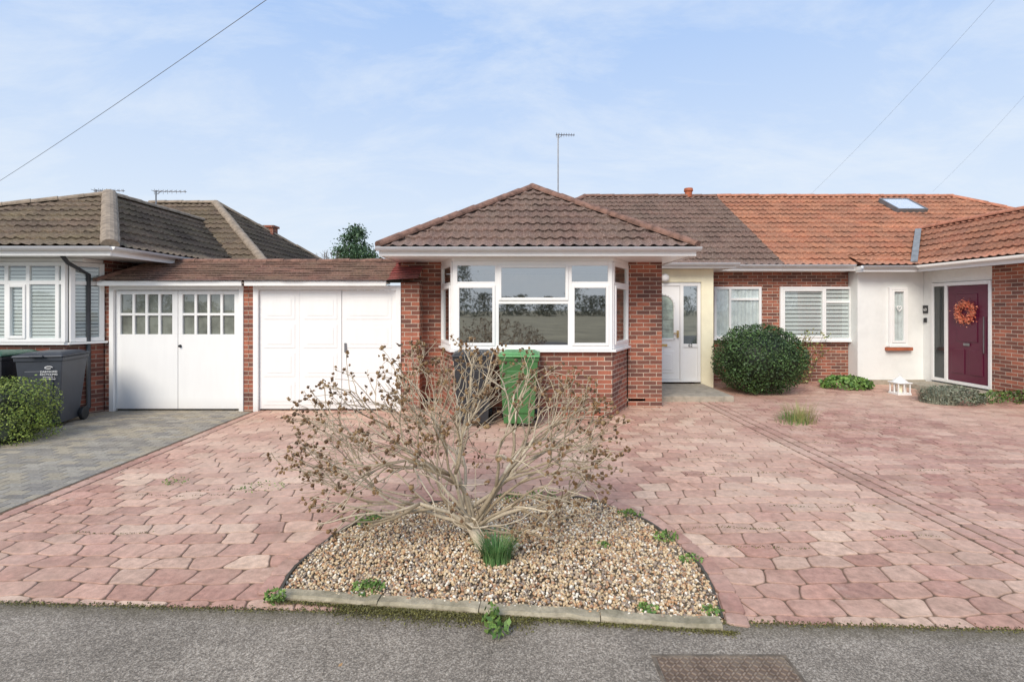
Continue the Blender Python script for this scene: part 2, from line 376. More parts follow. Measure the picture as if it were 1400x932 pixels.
def cells(mb,x0,x1,y0,y1,w,h,planes,zig,jit,cols,gap=.004,round_=2):
    vd={}; ed={}; rs=[random.uniform(-.08,.08)*h for _ in range(200)]
    def vt(k,r):
        if (k,r) not in vd:
            corner=((k-(r%2))%2==0); xx=x0+k*w/2; x=x0-w+k*w/2+random.uniform(-jit,jit)*w*.45; y=y0-h+r*h+rs[r]+random.uniform(-jit,jit)*h*.3+(zig*h if corner else -zig*h)+.035*math.sin(xx*1.7+r*.25)
            vd[(k,r)]=(x,y)
        return vd[(k,r)]
    def md(a,b):
        key=(min(a,b),max(a,b))
        if key not in ed:
            p,q=vt(*a),vt(*b); dx,dy=q[0]-p[0],q[1]-p[1]; s=random.uniform(-.06,.06)
            ed[key]=((p[0]+q[0])/2-dy*s,(p[1]+q[1])/2+dx*s)
        return ed[key]
    nr=int((y1-y0)/h)+3; nc=int((x1-x0)/w)+3
    allp=list(planes)+[(-1,0,-x0),(1,0,x1),(0,-1,-y0),(0,1,y1)]
    for r in range(nr):
        for cc in range(-1,nc):
            k=2*cc+(r%2); ks=[(k,r),(k+1,r),(k+2,r),(k+2,r+1),(k+1,r+1),(k,r+1)]
            P=[]
            for i in range(6): P.append(vt(*ks[i])); P.append(md(ks[i],ks[(i+1)%6]))
            for pl in allp:
                P=clip(P,pl)
                if len(P)<3: break
            if len(P)<3: continue
            cell(mb,P,cols,gap,round_)
def cell(mb,P,cols,gap=.008,round_=1,rr=.23):
    ar=abs(sum(P[i][0]*P[(i+1)%len(P)][1]-P[(i+1)%len(P)][0]*P[i][1] for i in range(len(P))))/2
    if ar<.0012: return
    cx=sum(p[0] for p in P)/len(P); cy=sum(p[1] for p in P)/len(P)
    for _ in range(round_):
        Q=[]
        for i in range(len(P)):
            p,q=P[i],P[(i+1)%len(P)]; Q+= [(p[0]*(1-rr)+q[0]*rr,p[1]*(1-rr)+q[1]*rr),(p[0]*rr+q[0]*(1-rr),p[1]*rr+q[1]*(1-rr))]
        P=Q
    t=random.random(); ca,cb=random.choice(cols); s=random.uniform(.89,1.1); col=tuple((ca[i]*(1-t)+cb[i]*t)*s for i in range(3))+(1,)
    dk=tuple(x*.62 for x in col[:3])+(1,)
    tx,ty=random.uniform(-.008,.008),random.uniform(-.008,.008); base=len(mb.v); n=len(P)
    for (ins,z,cl) in ((gap*.3,-.009,dk),(gap,-.004,dk),(gap+.007,.0,col)):
        for p in P:
            dx,dy=p[0]-cx,p[1]-cy; L=math.hypot(dx,dy) or 1; f=max(0,(L-ins)/L)
            mb.v.append((cx+dx*f,cy+dy*f,z+(tx*dx+ty*dy)*.8)); mb.c.append(cl)
    for a in (0,1):
        for i in range(n):
            j=(i+1)%n; mb.f.append([base+a*n+i,base+a*n+j,base+(a+1)*n+j,base+(a+1)*n+i])
    mb.f.append([base+2*n+i for i in range(n)])
pk=[(lin(198,156,136),lin(208,170,148)),(lin(184,140,122),lin(200,158,138)),(lin(196,158,138),lin(214,182,158)),(lin(176,134,118),lin(194,150,132))]
rd=[(lin(188,144,126),lin(202,162,142)),(lin(172,126,112),lin(190,146,130)),(lin(192,150,132),lin(206,170,150))]
bd_=[(lin(172,126,112),lin(186,142,126)),(lin(184,142,126),lin(196,158,140))]
front=(-.045,-1,-2.785)
mb=MB()
cells(mb,-4.03,3.32,2.3,10.6,.255,.172,[front],.04,.34,pk)
cells(mb,3.61,8.95,2.3,11.6,.24,.16,[front],.03,.28,rd)
for (x0,x1) in ((-4.16,-4.04),(3.335,3.46),(3.475,3.60)):
    y=2.5
    while y<(8.3 if x0<0 else 10.4):
        h=random.uniform(.19,.22); P=[(x0,y),(x1,y),(x1,y+h),(x0,y+h)]; P=clip(P,front)
        if len(P)>2: cell(mb,[(p[0]+random.uniform(-.003,.003),p[1]) for p in P],bd_,.005,1,.12)
        y+=h
drv=fin(mb,'driveway',M['pave'],recalc=True,uv=False,cols=True); struct(drv,'red imprinted concrete driveway with cobble pattern')
mb=MB(); mb.poly([(-4.2,KL(-4.2)+.01,-.0065),(9,KL(9)+.01,-.0065),(9,11.6,-.0065),(-4.2,11.6,-.0065)]); struct(fin(mb,'driveway_base',M['joint'],recalc=False),'dark joints between red paving cobbles')
mb=MB(); gb=[(lin(152,144,132),lin(164,156,142)),(lin(136,130,122),lin(154,146,134)),(lin(158,148,130),lin(170,158,138))]
def herr(x0,x1,y0,y1,planes):
    y=y0;r=0
    while y<y1:
        x=x0-.1*(r%2)-.2
        while x<x1:
            P=[(x,y),(x+.2,y),(x+.2,y+.1),(x,y+.1)]
            for pl in planes+[(-1,0,-x0),(1,0,x1)]:
                P=clip(P,pl)
                if len(P)<3: break
            if len(P)>2: cell(mb,P,gb,.002,0)
            x+=.2
        y+=.1; r+=1
herr(-7.2,-4.2,2.8,8.5,[front])
M['grey']=attrmat('grey_block_paving',.85,.3,40,patch=[(lin(156,142,116),.8,.5,.75,.5),(lin(114,104,88),3,.58,.75,.4)],bmp=.5)
struct(fin(mb,'block_drive',M['grey'],recalc=True,uv=False,cols=True),'grey block paved driveway')
mb=MB(); mb.poly([(-16,KL(-16)+.01,-.0075),(-4.2,KL(-4.2)+.01,-.0075),(-4.2,8.6,-.0075),(-16,8.6,-.0075)]); struct(fin(mb,'block_drive_base',plain('grey_joint',lin(94,86,72),1,.2,6,.3),recalc=False),'dark sandy joints of grey paving')
# ------------------------------------------------------------ gravel bed
def G(X,Y,z=0):
    y=(1.68-z)*700/(Y-420); return ((X-700)/700*y,y)
back=[G(*p) for p in ((384,812),(398,786),(428,754),(470,726),(525,704),(590,690),(650,683),(710,679),(780,681),(842,694),(900,724),(948,766),(976,808),(988,854))]
def chaik(P):
    Q=[P[0]]
    for i in range(len(P)-1):
        p,q=P[i],P[i+1]; Q+=[(p[0]*.75+q[0]*.25,p[1]*.75+q[1]*.25),(p[0]*.25+q[0]*.75,p[1]*.25+q[1]*.75)]
    return Q+[P[-1]]
back=chaik(chaik(back)); bed=back
cx0,cy0=-.15,3.3
mb=MB(); mb.poly([(x,y,.008) for x,y in bed][::-1]); o=fin(mb,'flower_bed_soil',M['soil'],recalc=False)
for p in o.data.polygons:
    if p.normal.z<0: o.data.flip_normals(); break
struct(o,'soil bed under gravel')
mb=MB(); pts=back
L=[0]
for i in range(len(pts)-1): L.append(L[-1]+math.dist(pts[i],pts[i+1]))
def at(s):
    for i in range(len(L)-1):
        if s<=L[i+1]: t=(s-L[i])/(L[i+1]-L[i]); return (pts[i][0]*(1-t)+pts[i+1][0]*t,pts[i][1]*(1-t)+pts[i+1][1]*t)
    return pts[-1]
s=0
def off(s,o_):
    a=at(max(0,s-.02)); b=at(min(L[-1],s+.02)); tx,ty=b[0]-a[0],b[1]-a[1]; l=math.hypot(tx,ty); p=at(s); return (p[0]-ty/l*o_,p[1]+tx/l*o_)
while s<L[-1]-.1:
    e=min(L[-1],s+.2); P=[off(s,.02),off(e,.02),off(e,.14),off(s,.14)]
    i0=len(mb.v); cell(mb,P,bd_,.004,1,.12)
    for k in range(i0,len(mb.v)): x,y,z=mb.v[k]; mb.v[k]=(x,y,z+.012)
    s=e
struct(fin(mb,'bed_edging',M['pave'],recalc=True,uv=False,cols=True),'curved row of red setts edging the gravel bed')
mb=MB(); s=0; prev=None; cl=(1,1,1,1)
while s<L[-1]:
    hh=.022+.012*math.sin(s*9)+random.uniform(-.004,.004); a_=off(s,-.004); b_2=off(s,.012); i=len(mb.v)
    mb.v+=[(*a_,.0),(*a_,hh),(*b_2,hh),(*b_2,.0)]; mb.c+=[cl]*4
    if prev is not None:
        for k in range(3): mb.f.append([prev+k,prev+k+1,i+k+1,i+k])
    prev=i; s+=.04
struct(fin(mb,'edging_strip',plain('black_edging',lin(78,72,62),.8,.2,12),uv=False),'thin dark strip edging the gravel bed')
def inpoly(px,py,poly):
    c=np.zeros(len(px),bool); n=len(poly)
    for i in range(n):
        x1,y1=poly[i]; x2,y2=poly[(i+1)%n]
        cond=((y1>py)!=(y2>py)); xi=(x2-x1)*(py-y1)/((y2-y1) or 1e-9)+x1; c^=cond&(px<xi)
    return c
bx=np.array(bed); npb=24000
px=rng.uniform(bx[:,0].min(),bx[:,0].max(),npb); py=rng.uniform(2.7,bx[:,1].max(),npb); ok=inpoly(px,py,bed); px,py=px[ok],py[ok]
bm=bmesh.new(); bmesh.ops.create_icosphere(bm,subdivisions=2,radius=1); iv=np.array([v.co[:] for v in bm.verts]); itf=np.array([[v.index for v in f.verts] for f in bm.faces]); bm.free()
def blobs(P,R,cols):
    n=len(P); q=rng.normal(size=(n,4)); q/=np.linalg.norm(q,axis=1)[:,None]; w,x,y,z=q.T
    R3=np.stack([1-2*(y*y+z*z),2*(x*y-z*w),2*(x*z+y*w),2*(x*y+z*w),1-2*(x*x+z*z),2*(y*z-x*w),2*(x*z-y*w),2*(y*z+x*w),1-2*(x*x+y*y)],1).reshape(n,3,3)
    S=R[:,None]*np.stack([np.ones(n),.65+.35*rng.random(n),.45+.35*rng.random(n)],1)
    v=iv[None]*S[:,None,:]; v=np.einsum('nij,nkj->nki',R3,v)+P[:,None,:]
    f=itf[None]+ (np.arange(n)*len(iv))[:,None,None]
    return v.reshape(-1,3),f.reshape(-1,3),np.repeat(cols,len(iv),0)
n=len(px); hm=.010+.012*np.clip(1-((px-cx0)**2/1.2+(py-cy0)**2/.5),0,1)
P=np.stack([px,py,hm+rng.uniform(-.007,.009,n)],1); R=rng.uniform(.006,.0135,n)
pal=np.array([lin(216,192,154),lin(200,172,132),lin(216,198,168),lin(180,158,132),lin(156,138,120),lin(192,150,110),lin(236,226,208),lin(168,128,98),lin(138,124,112),lin(208,182,144)])
v,f,c=blobs(P,R,pal[rng.integers(0,len(pal),n)])
o=npmesh('gravel',v,f,c,M['pebble'],True); o['kind']='stuff'; o['label']='loose mixed cream and brown pebbles filling the bed'; o['category']='gravel'
a0=V((-1.37,2.985,0)); a1=V((1.13,2.695,0)); dk0=(a1-a0); Ld=dk0.length; dk0.normalize(); w_=V((-dk0.y,dk0.x,0))
mc=attrmat('worn_concrete',.95,.4,20,patch=[(lin(104,98,74),4,.45,.7,.75)],bmp=.9)
s=0
for ln in (.62,.58,.66,.63):
    mb=MB(); sg=8; c0=lin(174,162,138)
    for i in range(sg+1):
        t=s+.002+(ln-.005)*i/sg; j=random.uniform(-.008,.008); hh=.026+random.uniform(-.007,.004)
        for (w0,zz) in ((-.045+j,-.03),(-.043+j,hh-.012),(-.028+j,hh),(.035,hh+.002),(.045,hh-.01),(.045,-.03)):
            mb.v.append(tuple(a0+dk0*t+w_*w0+Z*zz)); mb.c.append(c0)
    for i in range(sg):
        for k in range(5): b=i*6+k; mb.f.append([b,b+1,b+7,b+6])
    mb.f.append([0,1,2,3,4,5]); mb.f.append([sg*6+k for k in range(6)])
    e=thing('kerb_stone','worn grey concrete kerb stone fronting the gravel bed','kerb stone',tuple(a0+dk0*(s+ln/2)),'kerb stones along the gravel bed')
    fin(mb,'stone',mc,e,cols=True); s+=ln
# ============================================================ OUR BUNGALOW
H=thing('bungalow','red brick bungalow with hipped tiled roof and white bay window','bungalow',(.4,8.6,0))
mb=MB(); WX0,WX1,WY=-1.88,2.53,8.64; BX0,BX1=-1.17,1.96
mb.box(WX0,BX0,WY,WY+.25,-.05,2.5); mb.box(BX1,WX1,WY,WY+.25,-.05,2.5)
mb.box(WX0,WX0+.25,WY+.253,13,-.05,2.5); mb.box(WX1-.25,WX1,WY+.253,11.3,-.05,2.5)
BF=7.82; bp=[(-1.17,WY),( -.90,BF),(1.53,BF),(1.94,WY)]
def prism(mb,P,z0,z1):
    n=len(P); mb.poly([(x,y,z1) for x,y in P]); mb.poly([(x,y,z0) for x,y in P][::-1])
    for i in range(n):
        p,q=P[i],P[(i+1)%n]; mb.poly([(*p,z0),(*q,z0),(*q,z1),(*p,z1)])
prism(mb,bp,-.05,1.0)
fin(mb,'wall',M['brick'],H)
mb=MB(); mb.box(4.17,5.868,11.5,11.75,-.05,2.55); mb.box(3.92+.003,4.165,11.0,11.75,-.05,2.5); fin(mb,'wall',M['brick'],H)
mb=MB(); mb.box(-1.6,5.868,17.5,17.75,-.05,2.55); fin(mb,'wall',M['brick'],H)
mb=MB(); mb.box(WX0+.26,WX1-.26,12,12.1,0,2.45); mb.box(WX0+.255,WX0+.275,WY+.3,12,0,2.45); mb.box(WX1-.275,WX1-.255,WY+.3,12,0,2.45); mb.box(WX0+.28,WX1-.28,WY+.01,12,2.46,2.48)
fin(mb,'interior',M['beige'],H)
mb=MB(); mb.box(WX0+.28,WX1-.28,WY+.0,12,.1,.14); fin(mb,'floor',M['carpet'],H)
wz0,wz1=1.04,2.38
wf=1.53+.90-.004
u_=lambda X:(X-620)/(838-620)*wf
w1=window(H,(-.898,BF+.03,0),(1,0,0),wf,wz0,wz1,mull=(u_(680),u_(780)),trans=((.05,u_(680),2.04),(u_(780),wf-.05,2.04),(u_(680),u_(780),1.76)),
  openers=((.055,u_(680)-.027,wz0+.055,2.015),(u_(680)+.027,u_(780)-.027,1.785,wz1-.055),(u_(780)+.027,wf-.055,wz0+.055,2.015)),glass='glass',back=None,sill=False,fr=.065)
def facet(p,q):
    p,q=V((*p,0)),V((*q,0)); U=(q-p).normalized(); w=(q-p).length
    return window(H,p-V((U.y,-U.x,0))*.03,U,w,wz0,wz1,mull=(),trans=((.05,w-.05,2.04),),openers=((.065,w-.065,wz0+.065,2.015),),glass='glass',back=None,sill=False,fr=.065)
facet((-1.17,WY),(-.905,BF+.03)); facet((1.535,BF+.03),(1.94,WY))
mb=MB(); ex=lambda P,o:[(P[0][0]-o,P[0][1]),(P[1][0]-o*.6,P[1][1]-o),(P[2][0]+o*.6,P[2][1]-o),(P[3][0]+o,P[3][1])]
prism(mb,ex(bp,.07),1.002,1.037); fin(mb,'bay_sill',M['white'],H,bevel=.008)
mb=MB(); prism(mb,ex(bp,.02),wz1+.002,2.44); fin(mb,'bay_head',M['white'],H)
EX0,EX1,EY,EZ=-1.95,2.70,7.5,2.55
mb=MB(); mb.box(EX0+.03,EX1-.03,EY+.03,WY+.2,2.442,2.46); mb.box(WX1,EX1-.03,WY+.2,11.2,2.442,2.46); mb.box(EX0+.03,WX0,WY+.2,13,2.442,2.46)
fin(mb,'soffit',M['white'],H)
mb=MB(); mb.box(EX0,EX1,EY,EY+.025,2.43,2.565); mb.box(EX1-.025,EX1,EY+.027,11.1,2.43,2.565); mb.box(EX0,EX0+.025,EY+.027,13,2.43,2.565)
mb.box(EX1+.02,4.5,10.3,11.4,2.47,2.57); mb.box(4.503,5.87,11.1,11.13,2.47,2.6); mb.box(4.503,5.87,11.133,11.5,2.47,2.49)
fin(mb,'fascia',M['white'],H,bevel=.004)
mb=MB(); gutter(mb,(EX0-.03,EY-.055,2.555),(EX1+.05,EY-.055,2.555)); fin(mb,'gutter',M['white'],H,recalc=False,smooth=True)
mb=MB(); gutter(mb,(4.5,11.04,2.6),(5.87,11.04,2.6)); gutter(mb,(EX1+.03,10.25,2.57),(4.55,10.25,2.57))
fin(mb,'gutter',M['white'],H,recalc=False,smooth=True)
AX=.39; AP=(AX,9.87,3.96); RB=(AX,13.6,3.96); RZ=4.86
c1,c2=(EX0,EY-.04,EZ),(EX1,EY-.04,EZ)
planes=[(c1,c2,[c1,c2,AP]),(c2,(EX1,13.6,EZ),[c2,(EX1,11.8,EZ),RB,AP]),((EX0,13.6,EZ),c1,[c1,AP,RB,(EX0,13.6,EZ)]),
 ((-1.6,11.1,2.6),(5.88,11.1,2.6),[(-1.6,11.06,2.575),(5.88,11.06,2.575),(5.88,14.8,RZ),(2.1,14.8,RZ)]),
 ((-1.6,18.5,2.6),(-1.6,11.1,2.6),[(-1.6,18.5,2.6),(-1.6,11.1,2.6),(2.1,14.8,RZ)]),
 ((5.88,18.5,2.6),(-1.6,18.5,2.6),[(5.88,18.5,2.6),(-1.6,18.5,2.6),(2.1,14.8,RZ),(5.88,14.8,RZ)])]
rf=roof('roof',planes,M['tile_main'],H)
mb=MB(); up=V((0,0,.03))
ridge(mb,V(c1)+up,V(AP)+up); ridge(mb,V(c2)+up,V(AP)+up); ridge(mb,V(AP)+up,V(RB)+up); ridge(mb,V((2.1,14.8,RZ+.02)),V((5.88,14.8,RZ+.02))); ridge(mb,V((-1.6,11.1,2.62)),V((2.1,14.8,RZ+.02)))
fin(mb,'ridge_tiles',M['ridge'],rf,recalc=True)
mb=MB(); mb.tube([(5.1,14.8,4.85),(5.1,14.8,5.0),(5.1,14.8,5.03),(5.1,14.8,5.11)],[.11,.1,.13,.12],12); fin(mb,'chimney_pot',M['terracotta'],rf,smooth=False)
mb=MB(); mb.box(3.92,4.17,10.6,10.997,-.05,2.465); mb.box(2.53,3.918,10.6,10.8,2.2,2.465); fin(mb,'porch_wall',M['cream'],H)
mb=MB(); dz=.13; Y=10.62
mb.box(2.6,2.67,Y,Y+.08,dz,2.19); mb.box(3.49,3.56,Y,Y+.08,dz,2.19); mb.box(3.85,3.916,Y,Y+.08,dz,2.19)
for (a,b) in ((2.67,3.49),(3.56,3.85)): mb.box(a,b,Y,Y+.08,2.12,2.19); mb.box(a,b,Y,Y+.08,dz,dz+.05)
mb.box(3.56,3.85,Y+.003,Y+.08,.85,.92); mb.box(3.56,3.85,Y+.02,Y+.05,dz+.05,.85)
fr_=fin(mb,'door_frame',M['white'],H,bevel=.005)
mb=MB(); mb.box(2.675,3.485,Y+.015,Y+.06,dz+.055,2.115)
for (z0,z1) in ((.32,.78),): mb.box(2.8,3.36,Y-.0,Y+.014,z0,z1); mb.box(2.86,3.3,Y-.012,Y-.001,z0+.06,z1-.06)
def arch(cx,w,z0,zs,yy,th,n=12):
    pts=[(cx-w,z0)]+[(cx-w*math.cos(math.pi*k/n),zs+w*math.sin(math.pi*k/n)) for k in range(n+1)]+[(cx+w,z0)]
    for i in range(len(pts)):
        a=V((pts[i][0],0,pts[i][1])); b=V((pts[(i+1)%len(pts)][0],0,pts[(i+1)%len(pts)][1])); U=(b-a); l=U.length; U.normalize()
        mb.obox(a+V((0,yy,0)),U,V((0,1,0)),V((-U.z,0,U.x)),-.01,l+.01,-th,0,-.02,.02)
    return pts
ap=arch(3.12,.25,1.02,1.7,Y+.014,.02)
mb.box(2.94,3.3,Y-.0,Y+.012,.86,.93)
dr=fin(mb,'front_door',M['white'],H,bevel=.006)
mb=MB(); mb.poly([(x,Y+.012,z) for x,z in ap]); fin(mb,'glass',M['glass2'],dr,recalc=False)
mb=MB(); mb.poly([(x,Y+.0135,z) for x,z in ap]); fin(mb,'interior',plain('frosted_pane',lin(206,210,198),.8,.25,5),dr,recalc=False)
mb=MB()
for k in range(1,4):
    z=1.02+k*.2; mb.tube([(2.88,Y+.009,z),(3.36,Y+.009,z)],.004,5)
mb.tube([(3.12,Y+.009,1.02),(3.12,Y+.009,1.94)],.004,5); fin(mb,'lead_bars',M['lead'],dr)
mb=MB(); mb.box(3.42,3.455,Y-.03,Y+.013,1.05,1.2); mb.tube([(3.44,Y-.03,1.14),(3.34,Y-.05,1.14)],.012,8); fin(mb,'handle',M['gold'],dr,bevel=.003)
mb=MB(); mb.box(3.02,3.22,Y-.012,Y-.002,.87,.92); fin(mb,'letter_box',M['gold'],dr,bevel=.003)
mb=MB(); mb.poly([(3.56,Y+.03,.92),(3.85,Y+.03,.92),(3.85,Y+.03,2.12),(3.56,Y+.03,2.12)]); fin(mb,'side_light',M['glass'],H,recalc=False)
mb=MB(); mb.poly([(3.56,Y+.045,.92),(3.85,Y+.045,.92),(3.85,Y+.045,2.12),(3.56,Y+.045,2.12)]); fin(mb,'hall_interior',plain('hall_grey',lin(120,122,120),.8),H,recalc=False)
mb=MB(); mb.tube([(3.15,10.598,2.29),(3.15,10.56,2.29),(3.15,10.52,2.29),(3.15,10.48,2.29)],[.07,.09,.085,.05],14); fin(mb,'porch_lamp',M['white'],H,smooth=True)
def text(s,size,loc,rot,mat,parent,name='lettering',align='CENTER',ext=.001):
    c=bpy.data.curves.new('t','FONT'); c.body=s; c.size=size; c.align_x=align; c.extrude=ext
    t=bpy.data.objects.new('t',c); link(t); bpy.context.view_layer.update(); me=bpy.data.meshes.new_from_object(t); bpy.data.objects.remove(t)
    me.transform(Matrix.Translation(V(loc))@rot); me.materials.clear(); me.materials.append(mat); o=link(bpy.data.objects.new(name,me)); par(o,parent); return o
RX=Matrix.Rotation(math.pi/2,4,'X')
text('62',.09,(3.70,Y-.004,.862),RX,M['black'],H,'house_number')
mb=MB(); mb.box(2.56,3.95,9.1,10.6,-.05,.1); st=fin(mb,'door_step',M['concrete'],H,bevel=.01)
window(H,(4.52,11.5,0),(1,0,0),1.06,.98,2.14,mull=(.36,),trans=((.36,1.0,1.86),),openers=(),blind='net')
def aerial(x,y,z0,z1,l,dirx=1,lab='thin metal television aerial above the roof'):
    e=thing('television_aerial',lab,'aerial',(x,y,z0)); m=MB(); m.tube([(x,y,z0),(x,y,z1)],.017,6)
    fin(m,'mast',M['metal'],e); m=MB(); dz_=-.05
    m.tube([(x-.06*dirx,y,z1-.02),(x+l*dirx,y,z1-.02+dz_*.3)],.011,5); m.tube([(x,y-.01,z1-.12),(x+.12*dirx,y,z1-.03)],.008,4)
    for k in range(8):
        t=-.04+(l+.02)*k/7; h=.11-.007*k; m.tube([(x+t*dirx,y-h,z1-.02),(x+t*dirx,y+h,z1-.025)],.006,4); m.tube([(x+t*dirx,y,z1-.03-h*.7),(x+t*dirx,y,z1-.02+h*.5)],.005,4)
    fin(m,'antenna',M['metal'],e)
aerial(1.17,13,3.8,6.08,.42)
aerial(-10.4,12.8,3.7,4.62,.7,1); aerial(-8.9,12.8,3.8,4.6,.75,1)
# ============================================================ GARAGES
GY=8.3
def garage(x0,x1,dx0,dx1,lab,pierL,pierR,rx0,rx1,mat,hipL):
    g=thing('garage',lab,'garage',((x0+x1)/2,GY,0)); m=MB()
    for (a,b) in (pierL,pierR): m.box(a,b,GY,GY+.22,-.05,2.08)
    m.box(x0+.003,x0+.2,GY+.223,13,-.05,2.3); m.box(x1-.2,x1-.003,GY+.223,13,-.05,2.3); fin(m,'wall',M['brick'],g)
    m=MB(); m.box(x0,x1,9.0,13,2.3,2.4); fin(m,'flat_roof',M['felt'],g)
    m=MB(); m.box(rx0+.02,rx1-.02,8.12,8.15,2.02,2.10); m.box(rx0+.02,rx1-.02,8.153,8.4,2.06,2.085); fin(m,'fascia',M['white'],g,bevel=.004)
    A,B=(rx0,8.08,2.09),(rx1,8.08,2.09); T=(rx1,8.95,2.48); S=(rx0+(.45 if hipL else 0),8.95,2.48)
    r=roof('roof',[(A,B,[A,B,T,S])],mat,g,pu=.165,gauge=.11,roll=.006,step=.018,n=2)
    m=MB(); ridge(m,V(S),V(T),.06,.3)
    if hipL: ridge(m,V(A)+V((.02,0,.01)),V(S),.06,.3)
    fin(m,'ridge_tiles',M['ridge'],r); return g,r
gl,r1=garage(-6.6,-4.275,-6.52,-4.35,'garage with white glazed side-hinged double doors',(-6.6,-6.52),(-4.35,-4.272),-6.6,-4.275,M['tile_gar'],True)
gr,r2=garage(-4.268,-1.5,-4.19,-1.8,'garage with plain white panelled door',(-4.268,-4.19),(-1.8,-1.5),-4.27,-1.98,M['tile_gar'],False)
A,B=(-1.98,8.08,2.09),(-1.5,8.08,2.12)
roof('roof_end',[(A,B,[A,B,(-1.5,8.95,2.52),(-1.98,8.95,2.48)])],M['tile_red'],gr,pu=.165,gauge=.11,roll=.006,step=.018,n=2)
x0,x1=-6.52,-4.35
m=MB(); m.box(x0,x0+.07,GY-.02,GY+.08,-.03,2.03); m.box(x1-.07,x1,GY-.02,GY+.08,-.03,2.03); m.box(x0+.07,x1-.07,GY-.02,GY+.08,1.96,2.03); fin(m,'door_frame',M['whitepaint'],gl,bevel=.004)
mid=(x0+x1)/2; yd=GY+.03
for (a,b) in ((x0+.078,mid-.004),(mid+.004,x1-.078)):
    m=MB(); w=b-a; gx0,gx1,gz0,gz1=a+.07,b-.09,1.24,1.89
    m.box(a,b,yd,yd+.04,.03,gz0); m.box(a,b,yd,yd+.04,gz1,1.95); m.box(a,gx0,yd,yd+.04,gz0,gz1); m.box(gx1,b,yd,yd+.04,gz0,gz1)
    for k in range(1,4):
        u=gx0+(gx1-gx0)*k/4; m.box(u-.02,u+.02,yd+.003,yd+.038,gz0,gz1)
    zm=(gz0+gz1)/2
    for k in range(4):
        ua=gx0+(gx1-gx0)*k/4+(.02 if k else 0); ub=gx0+(gx1-gx0)*(k+1)/4-(.02 if k<3 else 0); m.box(ua,ub,yd+.003,yd+.038,zm-.02,zm+.02)
    dd=fin(m,'garage_door',M['whitepaint'],gl,bevel=.004)
    m=MB(); m.poly([(gx0,yd+.03,gz0),(gx1,yd+.03,gz0),(gx1,yd+.03,gz1),(gx0,yd+.03,gz1)]); fin(m,'glass',M['glass2'],dd,recalc=False)
    m=MB(); m.poly([(gx0,yd+.039,gz0),(gx1,yd+.039,gz0),(gx1,yd+.039,gz1),(gx0,yd+.039,gz1)]); fin(m,'interior',plain('dusty_pane',lin(146,142,132),.8,.3,2.5),dd,recalc=False)
m=MB(); m.tube([(mid+.04,yd-.035,1.05),(mid+.04,yd-.03,1.05),(mid+.04,yd-.012,1.05),(mid+.04,yd-.002,1.05)],[.018,.02,.012,.026],10); fin(m,'handle',M['black'],dd)
x0,x1=-4.19,-1.8
m=MB(); m.box(x0,x0+.08,GY-.02,GY+.08,-.03,2.03); m.box(x1-.08,x1,GY-.02,GY+.08,-.03,2.03); m.box(x0+.08,x1-.08,GY-.02,GY+.08,1.96,2.03); fin(m,'door_frame',M['whitepaint'],gr,bevel=.004)
cw=[(x0+.085,-3.46),(-3.4585,-2.775),(-2.765,x1-.085)]
for (a,b) in cw:
    m=MB(); m.box(a,b,yd,yd+.04,.03,1.955)
    for k in range(4):
        za=.09+k*.465; zb=za+.39; mm=.07; m.box(a+mm,b-mm,yd-.006,yd-.0005,za,zb)
        m.box(a+mm+.06,b-mm-.06,yd-.011,yd-.0065,za+.06,zb-.06)
    dd=fin(m,'garage_door',M['whitepaint'],gr,bevel=.005)
m=MB(); m.box(-2.72,-2.69,yd-.03,yd-.0,.95,1.1); fin(m,'handle',M['metal'],dd)
# ============================================================ LEFT NEIGHBOUR
LN=thing('bungalow','neighbouring bungalow with weathered tiled roof and shuttered bay','bungalow',(-8,8.2,0))
mb=MB(); mb.box(-12,-6.62,8.3,8.5,-.05,2.45); prism(mb,[(-12,8.3),(-12,7.9),(-6.87,7.9),(-6.62,8.297)],-.05,1.1); mb.box(-6.85,-6.62,8.503,16,-.05,2.45)
fin(mb,'wall',M['brick2'],LN)
mb=MB(); mb.box(-12,-5.6,16.5,16.7,-.05,2.45); fin(mb,'wall',M['brick2'],LN)
wz0,wz1=1.14,2.38
window(LN,(-9.6,7.93,0),(1,0,0),2.73,wz0,wz1,mull=(.92,1.82,2.15,2.6),trans=((.05,2.68,2.06),),openers=((1.85,2.125,1.2,2.03),),slats=.055,fr=.065)
window(LN,(-6.865,7.93,0),(.25,.40,0),.44,wz0,wz1,trans=((.05,.39,2.06),),slats=.055,fr=.065)
mb=MB(); prism(mb,[(-9.7,8.3),(-9.7,7.83),(-6.84,7.83),(-6.56,8.295)],1.102,1.137); mb.box(-9.7,-6.62,7.9,8.297,2.385,2.44) ; fin(mb,'sill',M['white'],LN,bevel=.006)
mb=MB(); mb.box(-12,-5.88,7.5,8.6,2.445,2.46); mb.box(-6.6,-5.88,8.6,14,2.445,2.46); fin(mb,'soffit',M['white'],LN)
mb=MB(); mb.box(-12,-5.85,7.46,7.49,2.43,2.56); mb.box(-5.88,-5.85,7.493,11,2.43,2.56); fin(mb,'fascia',M['white'],LN,bevel=.004)
mb=MB(); gutter(mb,(-12,7.41,2.56),(-5.8,7.41,2.56)); gutter(mb,(-5.8,7.41,2.56),(-5.8,10.6,2.56)); fin(mb,'gutter',M['white'],LN,recalc=False,smooth=True)
c=(-5.83,7.43,2.56); ap=(-7.86,10.0,3.85); bk=(-7.86,14.0,3.85); lc=(-12.6,7.43,2.56)
pl=[(lc,c,[lc,c,ap]),(c,(-5.83,13,2.56),[c,(-5.83,13,2.56),bk,ap]),((-12.6,14,2.56),lc,[(-12.6,14,2.56),lc,ap,bk])]
